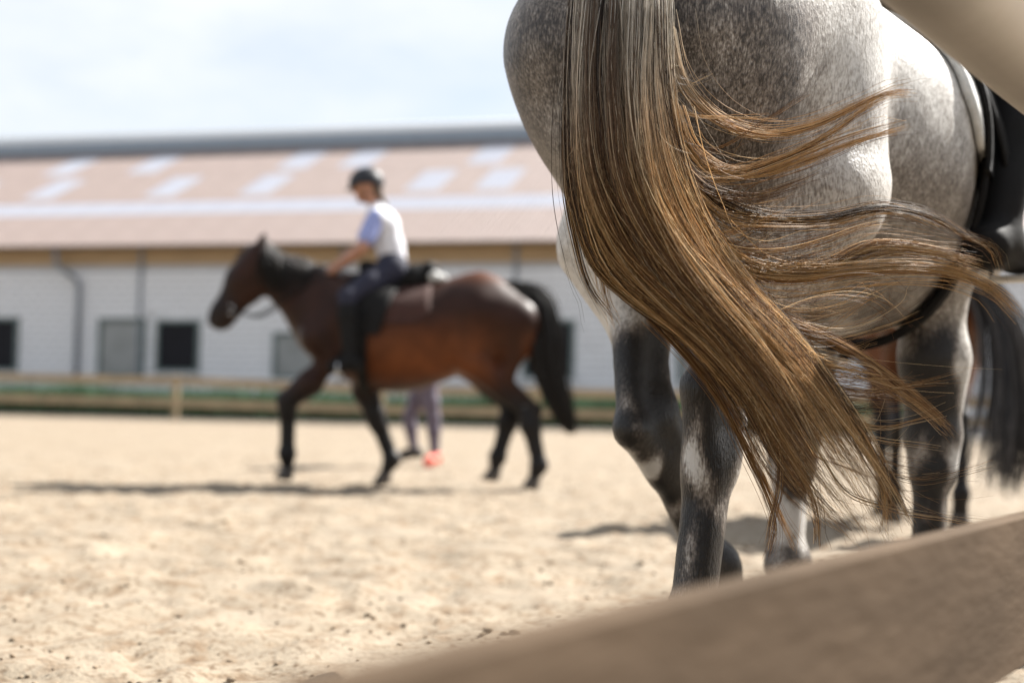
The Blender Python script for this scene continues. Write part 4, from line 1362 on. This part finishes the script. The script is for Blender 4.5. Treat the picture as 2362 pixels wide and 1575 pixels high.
# ------------------------------------------------------------------ tack
def tack(H, xs, label_s, label_p, pad_m, leather, ir, feet, fleece=None, pad_lo=1.75, girth_x=.27, pad_x=(-.22, .50)):
    """saddle with flaps, girth and stirrups, and the cloth beneath it; feet: world points of the two treads"""
    rt = tuple(H.loc)
    pad = empty('saddle_pad', rt, H.rz); tag(pad, label_p, 'saddle pad')
    n, k = 16, 33
    px_ = np.linspace(pad_x[0], pad_x[1], n)
    rnd = pad_lo - .30 * np.clip(1 - (px_ - px_[0]) / .14, 0, 1)**2 - .22 * np.clip(1 - (px_[-1] - px_) / .10, 0, 1)**2
    th = np.linspace(-1, 1, k)[None] * rnd[:, None]
    Vp, Fp = H.patch(px_, th, .004, .014)
    link('cloth', mesh('cloth', Vp, Fp, M[pad_m], True), pad)
    sad = empty('saddle', rt, H.rz); tag(sad, label_s, 'saddle')
    for sg in (-1, 1):
        tl = np.linspace(.25, 1.62, 18)
        f0 = np.interp(tl, [.25, .8, 1.62], [.02, .10, .20]); f1 = np.interp(tl, [.25, .8, 1.3, 1.62], [.42, .50, .50, .40])
        w = np.linspace(0, 1, 10)[:, None]
        X = f0[None] * (1 - w) + f1[None] * w
        Vf, Ff = H.patch(X, np.broadcast_to(sg * tl[None], X.shape), .021, .012)
        link('flap', mesh('flap', Vf, Ff, leather, True), sad)
    z = lambda x: float(cub(TX, TT, np.array([x / H.sx]))[0])
    Sb = Body()
    Sb.chain([((.34, 0, z(.34) + .085), .055), ((.24, 0, z(.24) + .070), .075), ((.10, 0, z(.10) + .055), .085), ((-.04, 0, z(-.04) + .07), .105), ((-.14, 0, z(-.14) + .115), .075)], .05, 1.5)
    Sb.cap((-.15, -.10, z(-.15) + .13), (-.15, .10, z(-.15) + .13), .035, .035, .05)
    Sb.cap((.33, -.05, z(.33) + .06), (.33, .05, z(.33) + .06), .05, .05, .05)
    Vs, Qs = skin(Sb, (-.35, -.3, 1.35), (.5, .3, 1.95), .014)
    link('seat', mesh('seat', H.dep(Vs), Qs, leather, True), sad)
    if fleece:
        Fb = Body(); Fb.cap((-.18, -.10, z(-.18) + .06), (-.18, .10, z(-.18) + .06), .045, .045, .03); Fb.cap((-.25, -.06, z(-.25) + .03), (-.25, .06, z(-.25) + .03), .035, .035, .04)
        Vs, Qs = skin(Fb, (-.45, -.3, 1.35), (.0, .3, 1.95), .012)
        link('fleece', mesh('fleece', H.dep(Vs), Qs, M[fleece], True), sad)
    th = np.linspace(1.45, 2 * math.pi - 1.45, 46)
    gx_ = np.array([girth_x - .038, girth_x, girth_x + .038])
    Vg, Fg = H.patch(gx_, np.broadcast_to(th[None], (3, 46)), .010, .014)
    link('girth', mesh('girth', Vg, Fg, leather, True), sad)
    Rinv = (Matrix.Translation(Vector(rt)) @ Matrix.Rotation(H.rz, 4, 'Z')).inverted()
    for sg, ft, fwd in feet:
        t_ = np.array(Rinv @ Vector(ft)); fwl = np.array(Rinv.to_3x3() @ Vector(fwd)); fwl = unit(fwl * (1, 1, 0))
        sdw = np.array((-fwl[1], fwl[0], 0))
        st = empty('stirrup'); st.parent = sad
        a_, b_ = t_ + sdw * .062, t_ - sdw * .062
        top_ = t_ + np.array((0, 0, .125))
        MB().tube(list(catmull(np.array([a_, a_ + sdw * .006 + (0, 0, .05), top_ + sdw * .02 - (0, 0, .012), top_, top_ - sdw * .02 - (0, 0, .012), b_ - sdw * .006 + (0, 0, .05), b_]), 22)), .0075, 8).build('iron', M['steel'], st, True)
        rzt = math.atan2(fwl[1], fwl[0])
        MB().box((0, 0, 0), (.05, .125, .016), .005, Matrix.Translation(Vector(t_)) @ Matrix.Rotation(rzt, 4, 'Z')).build('tread', M['tread'], st)
        hang = H.dep(H.radial(np.array([.27]), np.array([sg * .62]), .04))[0]
        midp = H.dep(H.radial(np.array([.29]), np.array([sg * 1.25]), .05))[0]
        v = list(catmull(np.array([hang, midp * .75 + (hang + top_) * .125, top_]), 9))
        s_ = MB()
        for off in (-.010, .010):
            s_.tube([p + fwl * off for p in v], .0085, 6)
        s_.build('strap', leather, st, True)

def bridle(H, label, hands, leather):
    rt = tuple(H.loc)
    br = empty('bridle', rt, H.rz); tag(br, label, 'bridle')
    pl, hd, pv, ns = H.poll, H.hd, H.pv, H.nose
    def ring(c, ax, rp, ry, r=.008, name='strap', n=21, back=0.0):
        """loop around the head, plane spanned by pv-like axis and y"""
        pts = []
        for i in range(n):
            w = 2 * math.pi * i / (n - 1)
            pts.append(c + ax * rp * math.cos(w) + np.array((0, ry, 0)) * math.sin(w))
        MB().tube(list(H.dep(pts)), r * H.s, 6).build(name, leather, br, True)
    ring(pl + hd * .34 - pv * .02, pv, .105, .072, .011, 'noseband')
    ring(pl + hd * .08 - pv * .03, unit(pv + hd * .2), .125, .092, .010, 'browband')
    bit = ns - hd * .15 - pv * .045
    for sg in (-1, 1):
        p = [pl + (0, sg * .06, .02), pl + hd * .10 - pv * .03 + (0, sg * .092, 0), pl + hd * .30 - pv * .03 + (0, sg * .075, 0), bit + (0, sg * .062, 0)]
        MB().tube(list(H.dep(catmull(np.array(p), 12))), .010, 6).build('cheek_strap', leather, br, True)
        rg = [bit + (0, sg * .068, 0) + hd * .032 * math.cos(w) + pv * .032 * math.sin(w) for w in np.linspace(0, 2 * math.pi, 17)]
        MB().tube(list(H.dep(rg)), .006, 6).build('bit_ring', M['steel'], br, True)
        Rinv = (Matrix.Translation(Vector(rt)) @ Matrix.Rotation(H.rz, 4, 'Z')).inverted()
        b0 = H.dep(np.array([bit + (0, sg * .07, 0)]))[0]
        hl = np.array(Rinv @ Vector(hands[sg]))
        sag = (b0 + hl) / 2 + np.array((0, sg * .10, -.10))
        near_ = b0 * .72 + hl * .28 + np.array((0, sg * .06, -.13))
        MB().tube(list(catmull(np.array([b0, near_, sag, hl]), 20)), .0085, 6).build('rein', leather, br, True)

# ------------------------------------------------------------------ rider and tack of the grey horse
gw = lambda *p: GREY.world(np.array([p]))[0]
fwd = gw(.5, 0, 1.5) - gw(0, 0, 1.5)
up_ = gw(.06, 0, 1.70)
gw0 = gw
gw = lambda x, y, z: gw0(x - .04, y, z)
JG = dict(pelvis=up_, waist=gw(.06, 0, 1.86), chest=gw(.07, 0, 2.02), neck=gw(.08, 0, 2.18), head=gw(.11, 0, 2.31), face=fwd,
          shL=gw(.07, .17, 2.12), shR=gw(.07, -.17, 2.12), elL=gw(.10, .24, 1.86), elR=gw(.10, -.24, 1.86), haL=gw(.36, .08, 1.77), haR=gw(.36, -.08, 1.77),
          hiL=gw(.08, .10, 1.66), hiR=gw(.08, -.10, 1.66), knL=gw(.36, .335, 1.42), knR=at(2352, 175, 3.64), anL=gw(.12, .365, 1.05), anR=at(2300, 545, 3.53),
          toL=gw(.27, .385, 1.03), toR=at(2368, 592, 3.65))
make_person(JG, 'rider in black breeches and boots on the grey horse, cut off by the frame', .98, .011, top='black_cloth', legs='black_cloth', boots='leather', hair='brown_hair')
tread = lambda J, sd: J['an' + sd] * .35 + J['to' + sd] * .65 + np.array((0, 0, -.075))
tack(GREY, None, 'black leather saddle with girth and steel stirrups on the grey horse', 'white saddle cloth under the black saddle of the grey horse', 'fleece', M['leather'],
     None, [(1, tread(JG, 'L'), fwd), (-1, tread(JG, 'R'), fwd)], girth_x=.30, pad_x=(.06, .50), pad_lo=1.5)
bridle(GREY, 'black bridle with reins on the grey horse', {1: JG['haL'], -1: JG['haR']}, M['leather'])

def mane(H, n, length, cols, m, root, seed, side=1.0):
    g = np.random.default_rng(seed)
    poll = H.poll
    w0 = np.array((.40 * H.sx, 0, 1.575))
    ctrl = np.array([w0, (w0 * .6 + poll * .4) + (0, 0, .07), (w0 * .25 + poll * .75) + (0, 0, .075), poll + (-.02, 0, .045)])
    P_ = catmull(ctrl, 200)
    i = g.integers(0, 200, n)
    roots = P_[i] + np.stack([g.normal(0, .006, n), g.normal(0, .012, n), g.normal(0, .006, n)], 1)
    # drop onto the crest
    for _ in range(6):
        roots[:, 2] -= np.clip(H.sdf(roots), -.05, .05) * .8
    ln = length * g.uniform(.6, 1.1, n)
    d = np.stack([g.normal(-.02, .03, n), side * (.10 + g.normal(0, .02, n)), -ln], 1)
    dr = np.stack([0 * ln, side * g.uniform(.16, .26, n), .25 * ln], 1)
    L_, r_, c_ = hair_sheet(H, roots, d, n, ln, .0034, cols, 9, .012, seed, dr)
    # forelock
    n2 = n // 8
    r2 = np.tile(poll + (0.02, 0, .05), (n2, 1)) + g.normal(0, .015, (n2, 3))
    d2 = H.hd[None] * g.uniform(.15, .28, (n2, 1)) + g.normal(0, .02, (n2, 3))
    L2, rr2, c2 = hair_sheet(H, r2, d2, n2, None, .003, cols, 9, .015, seed + 1, np.tile(H.pv * .18, (n2, 1)))
    strands('mane', np.concatenate([L_, L2]), np.concatenate([r_, rr2]), np.concatenate([c_, c2]), m, root)

def hung_tail(path, n, widths, zj, cols, m, root, seed, r=.0036):
    """tail from a path of world points with a width per point"""
    g = np.random.default_rng(seed)
    K = 18
    P_ = catmull(np.array(path, float), K)
    wd = np.interp(np.linspace(0, 1, K), np.linspace(0, 1, len(widths)), widths)
    nc = n // 18
    co = g.normal(0, .55, (nc, 3)); ci = g.integers(0, nc, n)
    off = co[ci] + g.normal(0, .18, (n, 3))
    end = np.clip(1 - np.abs(g.normal(0, .12, n)), .5, 1)
    t = np.linspace(0, 1, K)[None] * end[:, None]
    base = np.stack([np.interp(t.ravel(), np.linspace(0, 1, K), P_[:, a]).reshape(n, K) for a in range(3)], -1)
    wv = np.interp(t.ravel(), np.linspace(0, 1, K), wd).reshape(n, K)
    L_ = base + off[:, None] * wv[..., None] * np.array((1, zj, .4))
    L_[..., 0] += .012 * np.sin(7 * t + g.uniform(0, 6, (n, 1))) * t
    R_ = r * (1 - .7 * t**3)
    c_ = cols[g.integers(0, len(cols), n)][:, None] * np.ones((1, K, 1)) * g.uniform(.6, 1.4, (n, 1, 1))
    strands('tail', L_, R_, c_, m, root, True)

DARK = np.array([(.010, .009, .009), (.016, .013, .011), (.022, .017, .013)])
SILV = np.array([(.40, .36, .31), (.22, .19, .16), (.12, .10, .08)])
mane(GREY, 500, .22, SILV, M['hair'], grey_root, 31, -1.0)

# ------------------------------------------------------------------ bay horse crossing behind, ridden
bp_ = at(935, 1119, 10.8)
BAY = Horse((bp_[0], 10.8, 0), -91.0, 1.0, sx=1.2, bend=0.0, wide=1.06, lt=1.6, deep=.055, hs=1.40, croup=.045)
b_legs = {
    'LH': ((-.47, .17, .96), (-.90, .13, .555), (-1.00, .13, .185), (-.965, .13, .085)),
    'RH': ((-.40, -.17, .97), (-.77, -.13, .585), (-.69, -.13, .235), (-.675, -.13, .13)),
    'LF': ((.56, .15, .93), (.89, .14, .60), (.885, .14, .235), (.87, .14, .12)),
    'RF': ((.42, -.15, .92), (.25, -.14, .51), (.12, -.14, .195), (.165, -.14, .09)),
}
bay_root = make_horse(BAY, 'horse', b_legs, ((1.15, 0, 1.74), (1.47, 0, 1.20)), coat_bay((.025, .0092, .0054), (.125, .038, .0118)), M['bay'], M['hoof_dark'], .0165,
                      toes={'LF': (.12, 0, -1), 'RH': (.15, 0, -1)})
tag(bay_root, 'dark bay horse walking to the left across the arena', 'horse')
mane(BAY, 1500, .34, DARK, M['hair_dark'], bay_root, 41, 1.0)
hung_tail([at(1180, 655, 10.78), at(1222, 672, 10.78), at(1245, 740, 10.76), at(1258, 840, 10.74), at(1285, 930, 10.72), at(1318, 1000, 10.72)], 1000,
          [.06, .10, .11, .10, .085, .045], 1.0, DARK, M['hair_dark'], bay_root, 42)
Z0 = 10.8
JB = dict(head=at(845, 432, Z0), face=np.array((-1, .0, -.22)), neck=at(870, 482, Z0), chest=at(884, 520, Z0), waist=at(900, 570, Z0), pelvis=at(907, 612, Z0),
          shL=at(868, 503, Z0 - .16), shR=at(866, 500, Z0 + .16), elL=at(836, 573, Z0 - .25), elR=at(834, 570, Z0 + .25), haL=at(772, 622, Z0 - .10), haR=at(766, 618, Z0 + .10),
          hiL=at(903, 622, Z0 - .10), hiR=at(903, 620, Z0 + .10), knL=at(800, 685, Z0 - .34), knR=at(800, 685, Z0 + .34), anL=at(808, 832, Z0 - .39), anR=at(808, 832, Z0 + .39),
          toL=at(766, 846, Z0 - .43), toR=at(766, 846, Z0 + .43))
make_person(JB, 'rider in white shirt, black helmet and navy breeches leaning forward on the bay', .96, .0125, top='white_cloth', sleeve_m='blue_cloth', sleeve=.66, hair='brown_hair')
bf = np.array((-1.0, 0, 0))
tack(BAY, None, 'dark leather saddle with white fleece on the bay horse', 'maroon saddle pad on the bay horse', 'maroon', M['leather'], None,
     [(1, tread(JB, 'L'), bf), (-1, tread(JB, 'R'), bf)], fleece='fleece', pad_lo=1.40, girth_x=.33, pad_x=(-.17, .52))
bridle(BAY, 'dark leather bridle with a glinting bit on the bay horse', {1: JB['haL'], -1: JB['haR']}, M['leather'])

# ------------------------------------------------------------------ second bay horse, walking ahead of the grey
AHEAD = Horse((2.33, 8.22, 0), 8.0, 1.0, sx=1.05, bend=0.0, wide=1.03, lt=1.05)
a_legs = {
    'LH': ((-.28, .19, .98), (-.55, .17, .575), (-.42, .16, .22), (-.37, .16, .11)),
    'RH': ((-.36, -.18, .98), (-.74, -.14, .575), (-.80, -.13, .22), (-.77, -.13, .10)),
    'LF': ((.42, .15, .92), (.34, .14, .50), (.26, .14, .21), (.30, .14, .10)),
    'RF': ((.46, -.15, .92), (.56, -.14, .51), (.58, -.14, .21), (.62, -.14, .10)),
}
ahead_root = make_horse(AHEAD, 'horse', a_legs, ((1.05, 0, 1.82), (1.42, 0, 1.42)), coat_bay((.055, .020, .009), (.12, .042, .015)), M['bay'], M['hoof_dark'], .018)
tag(ahead_root, 'chestnut brown horse with black tail walking ahead of the grey, mostly hidden', 'horse')
aw = lambda *p: AHEAD.world(np.array([p]))[0]
d0 = aw(-.86, 0, 1.44)
hung_tail([d0, at(2245, 640, 7.25), at(2305, 730, 7.2), at(2335, 860, 7.15), at(2340, 990, 7.1), at(2335, 1140, 7.1)], 620, [.04, .07, .10, .13, .17, .20], .6,
          np.array([(.02, .018, .018), (.05, .045, .042), (.11, .10, .095)]), M['hair_dark'], ahead_root, 52, .003)
mane(AHEAD, 500, .24, DARK, M['hair_dark'], ahead_root, 51, 1.0)
af = aw(.5, 0, 1.5) - aw(0, 0, 1.5)
JA = dict(pelvis=aw(.06, 0, 1.69), waist=aw(.07, 0, 1.85), chest=aw(.09, 0, 2.01), neck=aw(.11, 0, 2.17), head=aw(.15, 0, 2.30), face=af,
          shL=aw(.09, .17, 2.11), shR=aw(.09, -.17, 2.11), elL=aw(.13, .24, 1.86), elR=aw(.13, -.24, 1.86), haL=aw(.38, .08, 1.78), haR=aw(.38, -.08, 1.78),
          hiL=aw(.08, .10, 1.66), hiR=aw(.08, -.10, 1.66), knL=aw(.38, .32, 1.40), knR=aw(.38, -.32, 1.40), anL=aw(.24, .38, 1.02), anR=aw(.24, -.38, 1.02),
          toL=aw(.40, .41, 1.0), toR=aw(.40, -.41, 1.0))
make_person(JA, 'rider on the brown horse ahead of the grey, hidden behind the grey horse', .96, .018, top='teal_cloth', hair='brown_hair')
tack(AHEAD, None, 'black saddle on the brown horse ahead of the grey', 'dark saddle pad on the brown horse ahead of the grey', 'navy_cloth', M['leather'], None,
     [(1, tread(JA, 'L'), af), (-1, tread(JA, 'R'), af)])
bridle(AHEAD, 'black bridle on the brown horse ahead of the grey', {1: JA['haL'], -1: JA['haR']}, M['leather'])

# ------------------------------------------------------------------ walker beyond the bay
Zw = 14.3
JW = dict(head=at(966, 704, Zw), face=np.array((-1, .1, 0)), neck=at(972, 738, Zw), chest=at(975, 775, Zw), waist=at(978, 830, Zw), pelvis=at(980, 876, Zw),
          shL=at(972, 750, Zw - .17), shR=at(974, 748, Zw + .17), elL=at(984, 815, Zw - .23), elR=at(966, 812, Zw + .23), haL=at(965, 872, Zw - .23), haR=at(948, 866, Zw + .2),
          hiL=at(984, 886, Zw - .10), hiR=at(976, 886, Zw + .10), knL=at(1000, 965, Zw - .12), knR=at(944, 962, Zw + .10), anL=at(1003, 1050, Zw - .12), anR=at(955, 1038, Zw + .10),
          toL=at(968, 1066, Zw - .13), toR=at(925, 1052, Zw + .09))
JW['toL'] = at(985, 1068, Zw - .25)
make_person(JW, 'person on foot in mauve leggings and coral shoe, seen under the bay horse', .97, .014, top='teal_cloth', legs='mauve_cloth', helmet=False, hair='brown_hair',
            shoes={'L': 'coral', 'R': 'shoe_dark'}, sleeve=.9)
